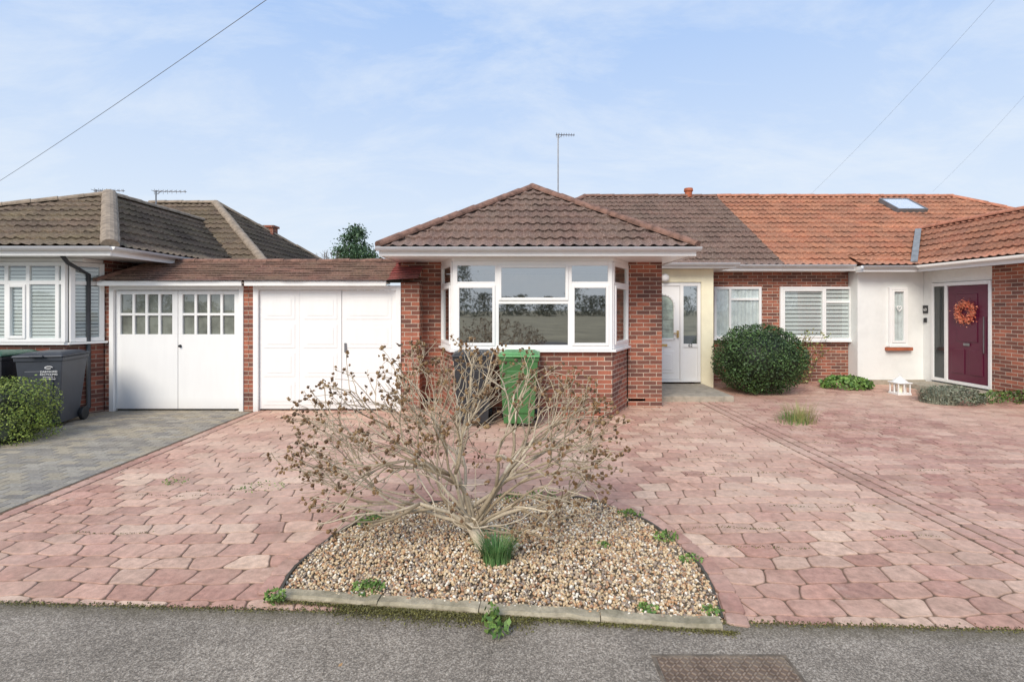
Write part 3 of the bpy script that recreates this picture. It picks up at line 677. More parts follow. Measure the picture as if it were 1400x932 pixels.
rd_=V((-8.1,14,4.5)); fc=V((-5.1,10.7,2.5)); bc=V((-5.1,17.3,2.5)); lr=V((-9.9,14,4.5)); lfc=V((-13,10.7,2.5))
pl+=[(lfc,fc,[lfc,fc,rd_,lr]),(fc,bc,[fc,bc,rd_])]
rfl=roof('roof',pl,M['tile_left'],LN)
mb=MB(); ridge(mb,V(c)+up,V(ap)+up,.12); ridge(mb,V(ap)+up,V(bk)+up,.09); ridge(mb,V(lc)+up,V(ap)+up,.09)
fin(mb,'ridge_tiles',M['ridge_l'],rfl)
mb=MB(); ridge(mb,fc+up,rd_+up,.1); ridge(mb,lr+up,rd_+up,.09); ridge(mb,bc+up,rd_+up,.09)
fin(mb,'ridge_tiles',M['ridge_l'],rfl)
mb=MB(); mb.box(-7.3,-7.0,15.0,15.3,3.2,4.02); mb.box(-7.34,-6.96,14.96,15.34,4.02,4.08); fin(mb,'chimney',M['brick2'],rfl)
mb=MB(); mb.tube([(-6.72,7.6,2.5),(-6.72,7.75,2.35),(-6.7,8.1,2.2),(-6.7,8.1,.1),(-6.7,8.0,.02)],.03,10); fin(mb,'drain_pipe',plain('dark_grey_pipe',lin(62,64,68),.5),LN,smooth=True)
# ============================================================ RIGHT NEIGHBOUR
RN=thing('bungalow','neighbouring bungalow with orange tiles and white rendered porch','bungalow',(8.5,11.2,0))
mb=MB(); mb.box(9.0,9.25,6.8,9.6,-.05,2.45); mb.box(9.25,14,6.8,7.0,-.05,2.45)
fin(mb,'wall',M['brick'],RN)
mb=MB(); mb.box(5.872,7.55,11.5,11.75,-.05,2.55); fin(mb,'wall',M['brick'],RN)
mb=MB(); mb.box(5.872,14,17.5,17.7,-.05,2.55); fin(mb,'wall',M['brick'],RN)
mb=MB(); mb.box(13.8,14,11.8,17.497,-.05,2.5); fin(mb,'wall',M['brick'],RN)
mb=MB(); mb.box(7.56,9.0,11.2,11.74,-.05,2.455); mb.box(9.003,9.25,10.98,11.7,-.05,2.455); mb.box(9.003,9.25,9.603,10.977,2.2,2.455); fin(mb,'rendered_wall',M['render'],RN)
mb=MB(); mb.box(7.5,9.0,11.14,11.2-.003,-.05,.1); fin(mb,'plinth',M['concrete'],RN)
window(RN,(6.0,11.5,0),(1,0,0),1.6,.94,2.14,mull=(1.0,),trans=((1.03,1.55,1.8),),openers=((.055,.975,1.0,2.08),),slats=.09)
window(RN,(8.22,11.2,0),(1,0,0),.4,.85,2.12,openers=((.055,.345,.91,2.06),),blind='net')
mb=MB(); mb.box(8.15,8.7,11.1,11.196,.74,.81); fin(mb,'brick_sill',M['terracotta'],RN,bevel=.006)
mb=MB(); mb.tube([(8.42+.05*math.sin(t)**3,11.125,1.66+.004*(13*math.cos(t)-5*math.cos(2*t)-2*math.cos(3*t)-math.cos(4*t))) for t in [k*math.pi/10 for k in range(21)]],.01,5); fin(mb,'heart_ornament',M['white'],RN)
U=V((0,-1,0)); W=V((-1,0,0)); O=V((9.003,10.975,0)); L_=1.37
mb=MB(); b=lambda *a:mb.obox(O,U,W,Z,*a)
b(0,.06,-.05,.02,.13,2.19); b(L_-.06,L_,-.05,.02,.13,2.19); b(.33,.4,-.05,.02,.13,2.19); b(.06,.33,-.05,.02,2.12,2.19); b(.4,L_-.06,-.05,.02,2.12,2.19); b(.06,.33,-.05,.02,.13,.2); b(.4,L_-.06,-.05,.02,.13,.19)
fin(mb,'door_frame',M['white'],RN,bevel=.005)
mb=MB(); mb.poly([O+U*a_+W*.002+Z*z_ for a_,z_ in ((.06,.2),(.33,.2),(.33,2.12),(.06,2.12))]); fin(mb,'side_light',glassmat('dark_side_light',.08),RN,recalc=False)
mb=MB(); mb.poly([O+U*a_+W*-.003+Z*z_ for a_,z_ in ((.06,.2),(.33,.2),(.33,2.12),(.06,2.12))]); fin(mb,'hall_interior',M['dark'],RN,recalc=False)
mb=MB(); b(.405,L_-.065,-.04,.0,.195,2.115)
for (a_,c_) in ((.5,.8),(.9,1.2)):
    b(a_,c_,.001,.012,.35,.85)
b(.62,1.08,.001,.012,1.0,1.95)
rdoor=fin(mb,'front_door',M['burgundy'],RN,bevel=.006)
mb=MB(); b(1.225,1.24,.02,.035,.8,1.5); fin(mb,'handle',M['metal'],rdoor,bevel=.004)
mb=MB(); b(.78,.92,.013,.02,.92,.97); fin(mb,'letter_box',M['metal'],rdoor,bevel=.004)
mb=MB(); b(-.22,-.1,.004,.02,1.55,1.72); fin(mb,'name_plate',M['black'],RN)
mb=MB(); b(-.19,-.13,.004,.03,1.35,1.45); fin(mb,'door_bell',M['black'],RN)
text('60',.09,tuple(O+U*-.16+W*.022+Z*1.6),Matrix.Rotation(-math.pi/2,4,'Z')@RX,M['white'],RN,'house_number')
mb=MB(); b(0,1.5,.0,.7,-.05,.1); fin(mb,'door_step',M['concrete'],RN,bevel=.01)
EXR=8.6
mb=MB(); mb.box(5.872,7.45,11.1,11.13,2.47,2.6); mb.box(5.872,7.45,11.133,11.5,2.47,2.49)
mb.box(7.45,EXR,10.85,10.88,2.43,2.56); mb.box(7.45,EXR,10.883,11.3,2.46,2.475); mb.box(7.45,7.48,10.883,11.1,2.43,2.56)
mb.box(EXR-.0,EXR+.03,6.6,10.85,2.43,2.56); mb.box(EXR+.033,9.1,6.6,11.3,2.46,2.475)
fin(mb,'fascia',M['white'],RN,bevel=.004)
mb=MB(); gutter(mb,(5.88,11.04,2.6),(7.4,11.04,2.6)); gutter(mb,(7.4,10.8,2.56),(EXR,10.8,2.56)); gutter(mb,(EXR-.05,10.8,2.56),(EXR-.05,6.6,2.56)); fin(mb,'gutter',M['white'],RN,recalc=False,smooth=True)
e1=(EXR,6.6,2.57); e2=(EXR,11.6,2.57); q1=(10.2,6.6,3.6); q2=(10.2,12.9,3.6)
pl=[((5.9,11.1,2.6),(16.4,11.1,2.6),[(5.9,11.06,2.575),(16.4,11.06,2.575),(12.7,14.8,RZ),(5.9,14.8,RZ)]),
 ((16.4,11.1,2.6),(16.4,18.5,2.6),[(16.4,11.1,2.6),(16.4,18.5,2.6),(12.7,14.8,RZ)]),
 ((5.9,18.5,2.6),(16.4,18.5,2.6),[(5.9,18.5,2.6),(16.4,18.5,2.6),(12.7,14.8,RZ),(5.9,14.8,RZ)]),
 (e1,e2,[e1,e2,q2,q1]),((7.45,10.83,2.56),(EXR,10.83,2.56),[(7.45,10.83,2.56),(EXR,10.83,2.56),(9.1,11.4,2.83),(7.45,11.4,2.83)]),
 ((11.8,6.6,2.57),(11.8,12,2.57),[(11.8,6.6,2.57),(11.8,11.6,2.57),q2,q1])]
rfr=roof('roof',pl,M['tile_orange'],RN)
mb=MB(); ridge(mb,V((5.9,14.8,RZ+.02)),V((12.7,14.8,RZ+.02))); ridge(mb,V((12.7,14.8,RZ+.02)),V((16.4,11.1,2.62))); fin(mb,'ridge_tiles',M['ridge_or'],rfr)
mb=MB(); ridge(mb,V(q1)+up,V(q2)+up); fin(mb,'ridge_tiles',M['ridge_or'],rfr)
mb=MB(); p=V((EXR,10.95,2.6)); q=V((10.0,12.6,3.55)); t=(q-p).normalized(); s_=t.cross(Z).normalized(); mb.obox(p,t,s_,s_.cross(t),0,(q-p).length,-.06,.06,.03,.07); fin(mb,'lead_valley',M['lead'],rfr)
sd=V((0,3.7,2.26)).normalized(); sn=V((0,-2.26,3.7)).normalized(); O2=V((10.3,11.1,2.6))
mb=MB(); b=lambda *a:mb.obox(O2,V((1,0,0)),sd,sn,*a); b(0,.04,3.05,3.9,.0,.13); b(.76,.8,3.05,3.9,0,.13); b(.04,.76,3.05,3.09,0,.13); b(.04,.76,3.86,3.9,0,.13)
sk=fin(mb,'skylight',plain('skylight_frame',lin(110,110,110),.5),rfr,bevel=.005)
mb=MB(); mb.poly([O2+V((1,0,0))*a_+sd*c_+sn*.12 for a_,c_ in ((.04,3.09),(.76,3.09),(.76,3.86),(.04,3.86))]); fin(mb,'glass',glassmat('skylight_glass',.5,(1,1,1,1)),sk,recalc=False)
mb=MB(); mb.poly([O2+V((1,0,0))*a_+sd*c_+sn*.11 for a_,c_ in ((.04,3.09),(.76,3.09),(.76,3.86),(.04,3.86))]); fin(mb,'interior',plain('skylight_blind',(.95,.95,.95,1),.6,.01),sk,recalc=False)
P=[];
for k in range(900):
    a=random.uniform(0,2*math.pi); r=.17+random.gauss(0,.04); P.append((8.985-random.uniform(0,.07),10.975-.85+r*math.cos(a),1.58+r*math.sin(a)))
v,f,c=leafgeo(np.array(P),.038,lin(222,104,80),lin(244,170,130)) 
e=thing('door_wreath','red and peach flower wreath hanging on the burgundy door','wreath',(8.98,10.125,1.58)); o=npmesh('flowers',v,f,c,M['leaf']); par(o,e)
# ============================================================ BINS
def wheelie(loc,rot,body,lid,lab,txt=None,tilt=0):
    e=thing('wheelie_bin',lab,'wheelie bin',(loc[0],loc[1],0)); T=Matrix.Translation(V(loc))@Matrix.Rotation(rot,4,'Z')
    def put(m,name,mat,bevel,parent=e,smooth=False):
        m.v=[tuple(T@V(p)) for p in m.v]; return fin(m,name,mat,parent,bevel=bevel,smooth=smooth)
    m=MB()
    def frus(x0,x1,y0,y1,z0,X0,X1,Y0,Y1,z1):
        i=len(m.v); m.v+=[(x0,y0,z0),(x1,y0,z0),(x1,y1,z0),(x0,y1,z0),(X0,Y0,z1),(X1,Y0,z1),(X1,Y1,z1),(X0,Y1,z1)]; m.c+=[(1,1,1,1)]*8
        for q in ((3,2,1,0),(4,5,6,7),(0,1,5,4),(1,2,6,5),(2,3,7,6),(3,0,4,7)): m.f.append([i+k for k in q])
    frus(-.21,.21,-.27,.2,.05,-.27,.27,-.34,.3,.93); frus(-.285,.285,-.355,.31,.93,-.29,.29,-.36,.32,.985)
    frus(-.14,.14,-.30,-.28,.2,-.17,.17,-.345,-.32,.8)
    bd=put(m,'body',body,.018)
    m=MB(); frus(-.3,.3,-.385,.33,.992,-.29,.29,-.37,.33,1.02); frus(-.27,.27,-.33,.30,1.022,-.2,.2,-.24,.26,1.05); frus(-.08,.08,-.41,-.387,.99,-.08,.08,-.41,-.38,1.02)
    ld=put(m,'lid',lid,.014)
    m=MB(); m.tube([(-.26,.37,.99),(.26,.37,.99)],.017,8); m.box(-.26,-.23,.32,.37,.96,1.0); m.box(.23,.26,.32,.37,.96,1.0); put(m,'handle',lid,0)
    for sx in (-.25,.25):
        m=MB(); m.tube([(sx-.025,.24,.1),(sx+.025,.24,.1)],.1,18); put(m,'wheel',M['black'],.006)
    if txt:
        def tx(s,size,z): 
            o=text(s,size,(0,0,0),Matrix.Identity(4),M['white'],e,'lettering'); o.data.transform(T@Matrix.Translation(V((.12,-.346,z)))@RX)
        tx('DARTFORD',.038,.775); tx('RECYCLING',.038,.738); tx('Working for a',.024,.706); tx('cleaner borough',.024,.68)
        m=MB(); m.tube([(.12+.045*math.cos(a),-.350,.845+.016*math.sin(a)) for a in [k*math.pi/10 for k in range(18)]],.0045,5); put(m,'emblem',M['white'],0)
    return e
wheelie((-6.62,7.4,0),.25,M['bingrey'],M['bingrey'],'slate grey wheelie bin with white recycling lettering',txt='D')
wheelie((-7.42,7.45,0),.1,M['binblack'],plain('dark_green_lid',lin(40,84,66),.5),'dark wheelie bin with green lid by the house wall')
wheelie((-.56,7.47,0),.05,M['binblack'],M['binblack'],'black wheelie bin standing before the brick bay')
wheelie((.11,7.44,0),-.06,M['bingreen'],M['binlid'],'green wheelie bin standing before the brick bay')
# ============================================================ MANHOLE
e=thing('inspection_cover','rusty rectangular iron inspection cover set in pavement','manhole cover',(1.03,2.28,0))
mb=MB(); x0,x1,y0,y1=.67,1.32,2.02,2.475
fm=plain('dark_iron_frame',lin(110,98,84),.9,.25,12,.5)
mb.box(x0,x1,y0,y0+.018,-.02,.007); mb.box(x0,x1,y1-.018,y1,-.02,.007); mb.box(x0,x0+.018,y0+.018,y1-.018,-.02,.007); mb.box(x1-.018,x1,y0+.018,y1-.018,-.02,.007)
fin(mb,'frame',fm,e,bevel=.003)
mb=MB(); c_lo=lin(112,94,80); c_hi=lin(142,124,108); mb.box(x0+.02,x1-.02,y0+.02,y1-.02,-.02,.0045,c_lo)
for i in range(24):
    for j in range(16):
        cx=x0+.035+i*.0255; cy=y0+.032+j*.0262; U=V((1,1,0)).normalized() if (i+j)%2 else V((1,-1,0)).normalized()
        mb.obox(V((cx,cy,0)),U,V((-U.y,U.x,0)),Z,-.010,.010,-.0035,.0035,.0045,.0085,c_hi)
fin(mb,'cover',attrmat('worn_iron_cover',.85,.35,14,patch=[(lin(140,128,112),5,.45,.7,.7)],bmp=.6),e,cols=True)
# ============================================================ SHRUB
BARK=(lin(212,196,170),lin(156,138,112))
def shrub():
    m=MB(); tips=[]; C=V((-.43,3.70,.74)); A=V((1.26,.9,.72))
    def env(p): q=p-C; return (q.x/A.x)**2+(q.y/A.y)**2+(q.z/A.z)**2
    def grow(p,d,L,r,lev):
        n=4; pts=[p.copy()]; q=p.copy(); dd=d.copy(); lim=random.uniform(.65,1.08)
        for i in range(n):
            dd=(dd+V((random.gauss(0,.15),random.gauss(0,.15),random.gauss(0,.12)+.01))).normalized()
            if q.z<.18 and dd.z<.1: dd.z=.15
            q=q+dd*(L/n)
            if env(q)>lim and lev>2: break
            if env(q)>1.12: break
            pts.append(q.copy())
        if len(pts)<2: 
            if random.random()<.5: tips.append((pts[-1],dd))
            return
        r1=max(.0021,r*.64); t=random.random(); col=tuple(BARK[0][i]*(1-t)+BARK[1][i]*t for i in range(3))+(1,)
        k=len(pts); m.tube(pts,[r+(r1-r)*i/(k-1) for i in range(k)],6 if lev<2 else 4,col,cap=lev<2)
        if lev>=5 or env(pts[-1])>lim: tips.append((pts[-1],dd)); return
        nch=3 if lev<3 else 2
        for c in range(nch):
            ax=V((random.gauss(0,1),random.gauss(0,1),random.gauss(0,1))).normalized(); ang=random.uniform(.3,.8)
            nd=(Matrix.Rotation(ang,3,ax)@dd); o_=(pts[-1]-C); o_.z*=.7; nd=(nd+o_.normalized()*.18).normalized()
            src=pts[-1] if c<2 else pts[max(1,len(pts)-2)]
            grow(src,nd,L*random.uniform(.66,.94),r1,lev+1)
    b0=V((-.20,3.52,-.01)); b1=V((-.27,3.57,.13)); b2=V((-.34,3.62,.24))
    m.tube([b0,(b0+b1)/2+V((.012,0,0)),b1,(b1+b2)/2+V((-.01,0,0)),b2],[.056,.042,.038,.034,.028],8,BARK[0])
    st=[(-1,.1,.8,.44,.018),(-1,-.35,.45,.46,.016),(-.9,.5,.5,.46,.015),(-.35,.2,1,.42,.021),(.4,-.2,1,.42,.021),(.75,.25,.85,.44,.022),(1,-.1,.45,.47,.018),(1,.2,.7,.46,.018),(.1,.8,.8,.43,.015),(-.2,-.9,.7,.34,.013),(-.6,-.1,1,.44,.019),(-1,.1,.2,.48,.014),(.9,.6,.4,.46,.014),(.7,-.5,.5,.42,.013),(0,.1,1,.42,.016),(1,.0,.2,.44,.012),(-.8,-.1,.6,.46,.015)]
    for x,y,z,L,r in st: grow(random.choice((b1,b1,b2)).copy()+V((random.gauss(0,.01),random.gauss(0,.01),random.gauss(0,.02))),V((x,y,z)).normalized(),L,r,0)
    return m,tips
random.seed(12)
m,tips=shrub(); e=thing('shrub','bare branching shrub with dry brown seed heads in gravel','shrub',(-.20,3.52,0))
print('SHRUB tips',len(tips))
o=fin(m,'branches',M['bark'],e,recalc=False,uv=False,smooth=True,cols=True)
random.shuffle(tips); tips=tips[:1100]
TP=[]; 
for p,dq in tips:
    for k in range(random.choice((1,1,2,2,3))): TP.append(p+V((random.gauss(0,.013),random.gauss(0,.013),random.gauss(0,.013)+.004)))
TP=np.array([t[:] for t in TP]); pal2=np.array([lin(112,82,52),lin(134,102,66),lin(92,70,48),lin(150,122,84)])
v,f,c=blobs(TP,rng.uniform(.008,.0145,len(TP)),pal2[rng.integers(0,4,len(TP))]); v=v+rng.normal(size=v.shape)*.0018
o=npmesh('seed_heads',v,f,c,M['pebble']); par(o,e)
sub=TP[rng.integers(0,len(TP),len(TP)*2)]+rng.normal(size=(len(TP)*2,3))*.008
v,f,c=leafgeo(sub,.018,lin(128,100,64),lin(160,132,94)); o=npmesh('dry_bracts',v,f,c,M['leaf']); par(o,e)
# ============================================================ PLANTS
def tuft(x,y,n,h,r,colA,colB,name,lab,cat,z0=0.0):
    vs=[];fs=[];cs=[]
    for k in range(n):
        a=random.uniform(0,6.28); rr=r*math.sqrt(random.random())*.5; bx_,by_=x+rr*math.cos(a),y+rr*math.sin(a); L=h*random.uniform(.5,1.1); le=random.uniform(.2,1.0); w=.004
        t=random.random(); col=[colA[i]*(1-t)+colB[i]*t for i in range(3)]+[1]; px,py=-math.sin(a)*w,math.cos(a)*w
        b=len(vs)
        for s in range(4):
            q=s/3; ox=math.cos(a)*L*le*q*q*.7; oy=math.sin(a)*L*le*q*q*.7; z=z0+L*q*(1-.3*le*q); ww=1-q*.9
            vs+=[(bx_+ox-px*ww,by_+oy-py*ww,z),(bx_+ox+px*ww,by_+oy+py*ww,z)]; cs+=[col,col]
        for s in range(3): fs.append([b+2*s,b+2*s+1,b+2*s+3,b+2*s+2])
    o=npmesh('blades',np.array(vs),np.array(fs),np.array(cs),M['leaf']); e=thing(name,lab,cat,(x,y,z0)); par(o,e); return e
tuft(-.10,3.36,330,.2,.2,lin(70,116,60),lin(124,158,96),'grass_tuft','green grassy tuft at the foot of the shrub','grass tuft',.02)
tuft(4.25,7.55,200,.34,.45,lin(130,138,70),lin(180,168,120),'grass_tuft','straggly tuft growing through the red paving','grass tuft')
tuft(4.1,7.5,160,.2,.5,lin(80,120,60),lin(120,150,80),'grass_tuft','straggly tuft growing through the red paving','grass tuft')
def weed(X,Y,r,h,n,lab='small green weed at the edge of the bed',sz=.026):
    x,y=G(X,Y); P=[]
    for k in range(n):
        a=random.uniform(0,6.28); rr=r*math.sqrt(random.random()); P.append((x+rr*math.cos(a),y+rr*math.sin(a)*.8,.02+h*random.random()*(1-rr/r*.6)))
    v,f,c=leafgeo(np.array(P),sz,lin(70,104,44),lin(134,160,80),asp=.55); o=npmesh('leaves',v,f,c,M['leaf']); e=thing('weed',lab,'weed',(x,y,0),'weeds around the gravel bed'); par(o,e)
for a in ((505,716,.12,.09,170),(503,810,.10,.06,160),(740,681,.14,.07,120),(862,706,.10,.04,120),(910,738,.10,.05,130),(944,768,.08,.04,80),(885,836,.06,.03,70),(375,826,.06,.10,100),(825,750,.05,.03,40),(975,840,.06,.02,60),(700,684,.12,.06,80)): weed(*a)
for a in ((240,660,.14,.012,60),(360,668,.2,.012,70)): weed(*a,lab='low green weed creeping along a paving joint',sz=.02)
weed(680,868,.07,.11,70,'leafy green weed growing from the kerb joint',.034); weed(672,850,.05,.10,45,'leafy green weed growing from the kerb joint',.034)
P=[]
for k in range(9000):
    X=random.choice((random.uniform(480,740),random.uniform(380,1000))); t=min(1,max(0,(X-385)/600)); b_=a0+dk0*(Ld*t); P.append((b_.x+random.gauss(0,.02),b_.y-.05-abs(random.gauss(0,.034))*(1.4 if 480<X<740 else .5),.005+random.random()*.006))
for k in range(8000):
    x=random.uniform(-4.1,3.2); P.append((x,KL(x)+random.gauss(0,.016),.002+.004*random.random()))
for k in range(40):
    x=random.uniform(-3.6,6); y=random.uniform(3.0,8.0); ln=random.uniform(.2,1.0)
    for i in range(int(110*ln)): u=random.random()*ln; P.append((x+u,y+.02*math.sin((x+u)*9)+random.gauss(0,.008),.0+.004*random.random()))
P=np.array(P); v,f,c=leafgeo(P,.010,lin(120,116,58),lin(78,72,48),asp=.8); o=npmesh('moss',v,f,c,M['leaf']); o['kind']='stuff'; o['label']='moss and dirt along the kerb joint'; o['category']='moss'
P=np.array([(random.uniform(-3.8,6.5),random.uniform(2.3,9.0),.008) for _ in range(60)]); v,f,c=leafgeo(P,.03,lin(160,116,72),lin(190,152,106)); v[:,2]=.004+np.abs(v[:,2]-.008)*.3
o=npmesh('fallen_leaves',v,f,c,M['leaf']); o['kind']='stuff'; o['label']='scattered dry brown leaves on the paving'; o['category']='leaves'
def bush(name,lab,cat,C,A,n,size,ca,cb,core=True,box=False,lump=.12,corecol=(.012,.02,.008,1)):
    e=thing(name,lab,cat,(C[0],C[1],0)); d=rng.normal(size=(n,3)); d/=np.linalg.norm(d,axis=1)[:,None]
    if box:
        s=np.power(np.power(np.abs(d),5).sum(1),-1/5); dd=d*s[:,None]
    else: dd=d
    fr=np.sin(d[:,0]*7+1)*np.sin(d[:,1]*6+2)*np.cos(d[:,2]*8)
    rad=(1+lump*fr)*(1-.22*rng.random(n)**2)+.05*rng.normal(size=n)*.5
    P=dd*rad[:,None]*np.array(A)+np.array(C); k=P[:,2]>.02; P=P[k]; d=d[k]; fr=fr[k]
    v,f,c=leafgeo(P,size,ca,cb,asp=.55,outn=d*1.0); sh=np.clip(.75+.35*fr,.4,1.2); c[:,:3]*=np.repeat(sh,4)[:,None]
    o=npmesh('crown',v,f,c,M['leaf']); par(o,e)
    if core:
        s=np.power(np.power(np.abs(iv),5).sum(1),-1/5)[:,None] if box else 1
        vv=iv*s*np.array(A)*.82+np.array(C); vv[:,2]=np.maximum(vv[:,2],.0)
        o=npmesh('dark_core',vv,itf,np.tile(np.array(corecol),(len(iv),1)),M['leaf']); par(o,e)  # solid near-black core; shade inside the foliage painted as colour
    return e
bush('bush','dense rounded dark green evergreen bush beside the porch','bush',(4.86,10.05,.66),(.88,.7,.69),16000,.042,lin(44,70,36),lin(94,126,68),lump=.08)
bush('hedge','low clipped yellow-green hedge beside the bins','hedge',(-7.05,6.45,.29),(1.15,.42,.48),20000,.028,lin(90,116,40),lin(168,184,84),box=True,lump=.04)
tuft(7.55,9.05,900,.36,.6,lin(120,128,112),lin(170,172,150),'lavender_bush','grey-green lavender bush on the red drive','bush')
bush('ground_cover','bright leafy green plant by the wall','plant',(6.95,10.65,.06),(.5,.35,.2),1600,.08,lin(74,118,48),lin(140,174,88),core=False)
bush('ground_cover','low green planting edging the far path','plant',(8.75,8.95,.05),(.7,.12,.18),1500,.05,lin(60,94,40),lin(120,140,70),core=False)
bush('ground_cover','grey leafy foliage spilling over the red paving','plant',(7.75,9.0,.1),(.5,.35,.2),2600,.04,lin(104,116,96),lin(158,162,138),core=False)
m=MB(); P=[]
for k in range(14):
    x=6.35+random.uniform(-.15,.15); p=V((x,11.25,0)); pts=[p]; d=V((random.uniform(-.4,.6),random.uniform(-.15,.05),1)).normalized()
    for i in range(6):
        d=(d+V((random.gauss(0,.12),random.gauss(0,.05),0))).normalized(); pts.append(pts[-1]+d*random.uniform(.12,.24)); P+= [tuple(pts[-1]+V((random.gauss(0,.06),random.gauss(0,.04),random.gauss(0,.06)))) for _ in range(5)]
    m.tube(pts,[.012-.0016*i for i in range(7)],4,lin(110,92,70))
e=thing('climbing_shrub','thin leafy climbing shrub against the brick wall','shrub',(6.35,11.25,0)); fin(m,'stems',M['bark'],e,recalc=False,uv=False,cols=True)
v,f,c=leafgeo(np.array(P),.06,lin(90,130,56),lin(186,170,110)); o=npmesh('leaves',v,f,c,M['leaf']); par(o,e)
e=thing('garden_lantern','white ornamental lantern standing beside the porch wall','lantern',(7.5,9.9,0)); m=MB()
cx,cy=7.5,9.9; m.box(cx-.13,cx+.13,cy-.13,cy+.13,0,.04)
for sx in (-1,0,1):
    for sy in (-1,0,1):
        if sx or sy: m.box(cx+sx*.11-.01,cx+sx*.11+.01,cy+sy*.11-.01,cy+sy*.11+.01,.04,.22)
m.box(cx-.14,cx+.14,cy-.14,cy+.14,.22,.24); m.tube([(cx,cy,.24),(cx,cy,.30),(cx,cy,.34)],[.14,.07,.02],8); m.tube([(cx+.03*math.cos(a),cy,.37+.03*math.sin(a)) for a in [k*.628 for k in range(11)]],.006,5)
fin(m,'lantern_frame',M['white'],e,bevel=.003)
m=MB(); m.tube([(cx,cy,.04),(cx,cy,.18)],.04,12); fin(m,'candle',M['cream'],e)
def conifer(x,y,h,r):
    e=thing('conifer_tree','dark green conifer showing above the garage roof','tree',(x,y,0)); m=MB(); m.tube([(x,y,0),(x,y,h*.9)],[.2,.04],8,lin(80,64,50)); fin(m,'trunk',M['bark'],e,recalc=False,uv=False,cols=True)
    P=[]
    for k in range(110):
        z=h*.25+h*.75*random.random(); rr=r*(1-(z/h))**.7*random.uniform(.5,1.1); a=random.uniform(0,6.28); c0=V((x+rr*math.cos(a),y+rr*math.sin(a),z))
        for i in range(90): P.append((c0.x+random.gauss(0,.25),c0.y+random.gauss(0,.25),c0.z+random.gauss(0,.16)))
    v,f,c=leafgeo(np.array(P),.16,lin(44,70,48),lin(94,122,84)); o=npmesh('crown',v,f,c,M['leaf']); par(o,e)
conifer(-9.2,30,6.3,2.6) 
def baretree(x,y,h,seed):
    random.seed(seed); m=MB()
    def g(p,d,L,r,l):
        pts=[p]; dd=d
        for i in range(3): dd=(dd+V((random.gauss(0,.15),random.gauss(0,.15),random.gauss(0,.1)))).normalized(); pts.append(pts[-1]+dd*L/3)
        m.tube(pts,[r,r*.9,r*.8,r*.7],4,lin(120,108,98),cap=False)
        if l<5:
            for c in range(3): g(pts[-1],(Matrix.Rotation(random.uniform(.3,.7),3,V((random.gauss(0,1),random.gauss(0,1),random.gauss(0,1))).normalized())@dd),L*.72,r*.6,l+1)
    g(V((x,y,0)),V((0,0,1)),h*.34,.12,0)
    e=thing('bare_tree','leafless tree showing above the garage roof','tree',(x,y,0)); fin(m,'branches',M['bark'],e,recalc=False,uv=False,cols=True)
baretree(-10.3,29,5.1,3)
P=[]
for k in range(60):
    x=-100+k*3.4+random.uniform(-1.5,1.5); h=random.choice((3.5,4.5,5,7,9.5))*random.uniform(.8,1.1); yy=-90+random.uniform(-6,6)
    for i in range(520): t=random.random(); P.append((x+random.gauss(0,1.5)*(1.15-t*.8),yy+random.gauss(0,1.2),h*t))
v,f,c=leafgeo(np.array(P),.55,lin(96,104,88),lin(128,128,108)); o=npmesh('distant_trees',v,f,c,M['leaf']); o['kind']='stuff'; o['label']='distant row of trees across the open field'; o['category']='trees'
def cable(p,q,sag,r,lab):
    p,q=V(p),V(q); pts=[p.lerp(q,t/24)-Z*sag*4*(t/24)*(1-t/24) for t in range(25)]
    e=thing('overhead_cable',lab,'cable',tuple(p)); m=MB(); m.tube(pts,r,6); fin(m,'wire',plain('grey_cable',lin(120,124,132),.7),e,uv=False)
def PT(X,Y,y): return ((X-700)/700*y,y,1.68-(Y-420)/700*y)
cable(PT(520,-110,5),PT(-120,320,13.5),.12,.004,'black overhead cable crossing the sky to the house')
cable(PT(1440,-90,7),PT(1108,266,14.6),.1,.0018,'thin overhead cable running down to the ridge')
cable(PT(1480,40,9),PT(1275,262,16),.1,.0016,'thin overhead cable behind the tiled roof')
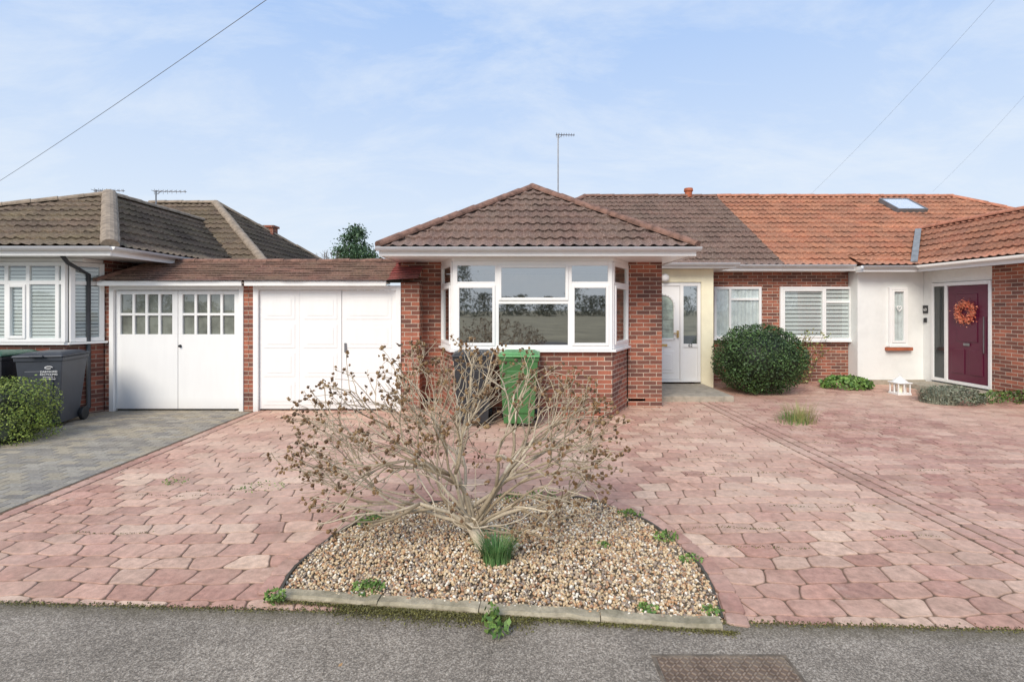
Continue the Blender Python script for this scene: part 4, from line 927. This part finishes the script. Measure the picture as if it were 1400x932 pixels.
# ============================================================ WORLD / LIGHT / CAMERA
w=bpy.data.worlds.new('World'); sc.world=w; w.use_nodes=True; nt=w.node_tree; bg=nt.nodes['Background']
sky=N(nt,'ShaderNodeTexSky',sky_type='NISHITA'); sky.sun_disc=False; sky.sun_elevation=math.radians(38); sky.sun_rotation=math.radians(205); sky.air_density=1.0; sky.dust_density=.6; sky.ozone_density=1.0
tc=N(nt,'ShaderNodeTexCoord'); sp=N(nt,'ShaderNodeSeparateXYZ'); nt.links.new(tc.outputs['Generated'],sp.inputs[0])
az=N(nt,'ShaderNodeMath',operation='ADD'); az.inputs[1].default_value=.3; nt.links.new(sp.outputs[2],az.inputs[0])
dx=N(nt,'ShaderNodeMath',operation='DIVIDE'); dy=N(nt,'ShaderNodeMath',operation='DIVIDE'); nt.links.new(sp.outputs[0],dx.inputs[0]); nt.links.new(az.outputs[0],dx.inputs[1]); nt.links.new(sp.outputs[1],dy.inputs[0]); nt.links.new(az.outputs[0],dy.inputs[1])
cb=N(nt,'ShaderNodeCombineXYZ'); nt.links.new(dx.outputs[0],cb.inputs[0]); nt.links.new(dy.outputs[0],cb.inputs[1])
mp=N(nt,'ShaderNodeMapping'); mp.inputs['Scale'].default_value=(1.0,1.9,1); mp.inputs['Rotation'].default_value=(0,0,-.35); nt.links.new(cb.outputs[0],mp.inputs[0])
n1=noise(nt,1.8,9,.66,mp.outputs[0]); n1.inputs['Distortion'].default_value=.4
cr=ramp(nt,n1.outputs['Fac'],[(.44,(.0,.0,.0)),(.74,(.6,.6,.6))])
base=mix(nt,sky.outputs[0],(3.2,4.6,7.2,1),.9)
hz=ramp(nt,sp.outputs[2],[(0,(1,1,1)),(.16,(.75,.75,.75)),(.5,(.0,.0,.0))])
base=mix(nt,base,(5.8,6.4,7.0,1),hz.outputs[0])
c=mix(nt,base,(6.3,6.7,7.1,1),cr.outputs[0])
nt.links.new(c,bg.inputs[0]); bg.inputs[1].default_value=.138
sd=bpy.data.lights.new('sun','SUN'); sd.energy=3.3; sd.angle=math.radians(30); sd.color=(1,.92,.80); so=bpy.data.objects.new('sun',sd); link(so)
el,ro=math.radians(38),math.radians(205); pos=V((math.sin(ro)*math.cos(el),math.cos(ro)*math.cos(el),math.sin(el))); so.rotation_euler=(-pos).to_track_quat('-Z','Y').to_euler(); so.location=pos*20
cd=bpy.data.cameras.new('camera'); cd.lens=18; cd.sensor_width=36; cd.shift_y=-46/1400; cd.clip_end=1000; cd.clip_start=.05
co=bpy.data.objects.new('camera',cd); link(co); co.location=(0,0,1.68); co.rotation_euler=(math.pi/2,0,0); sc.camera=co
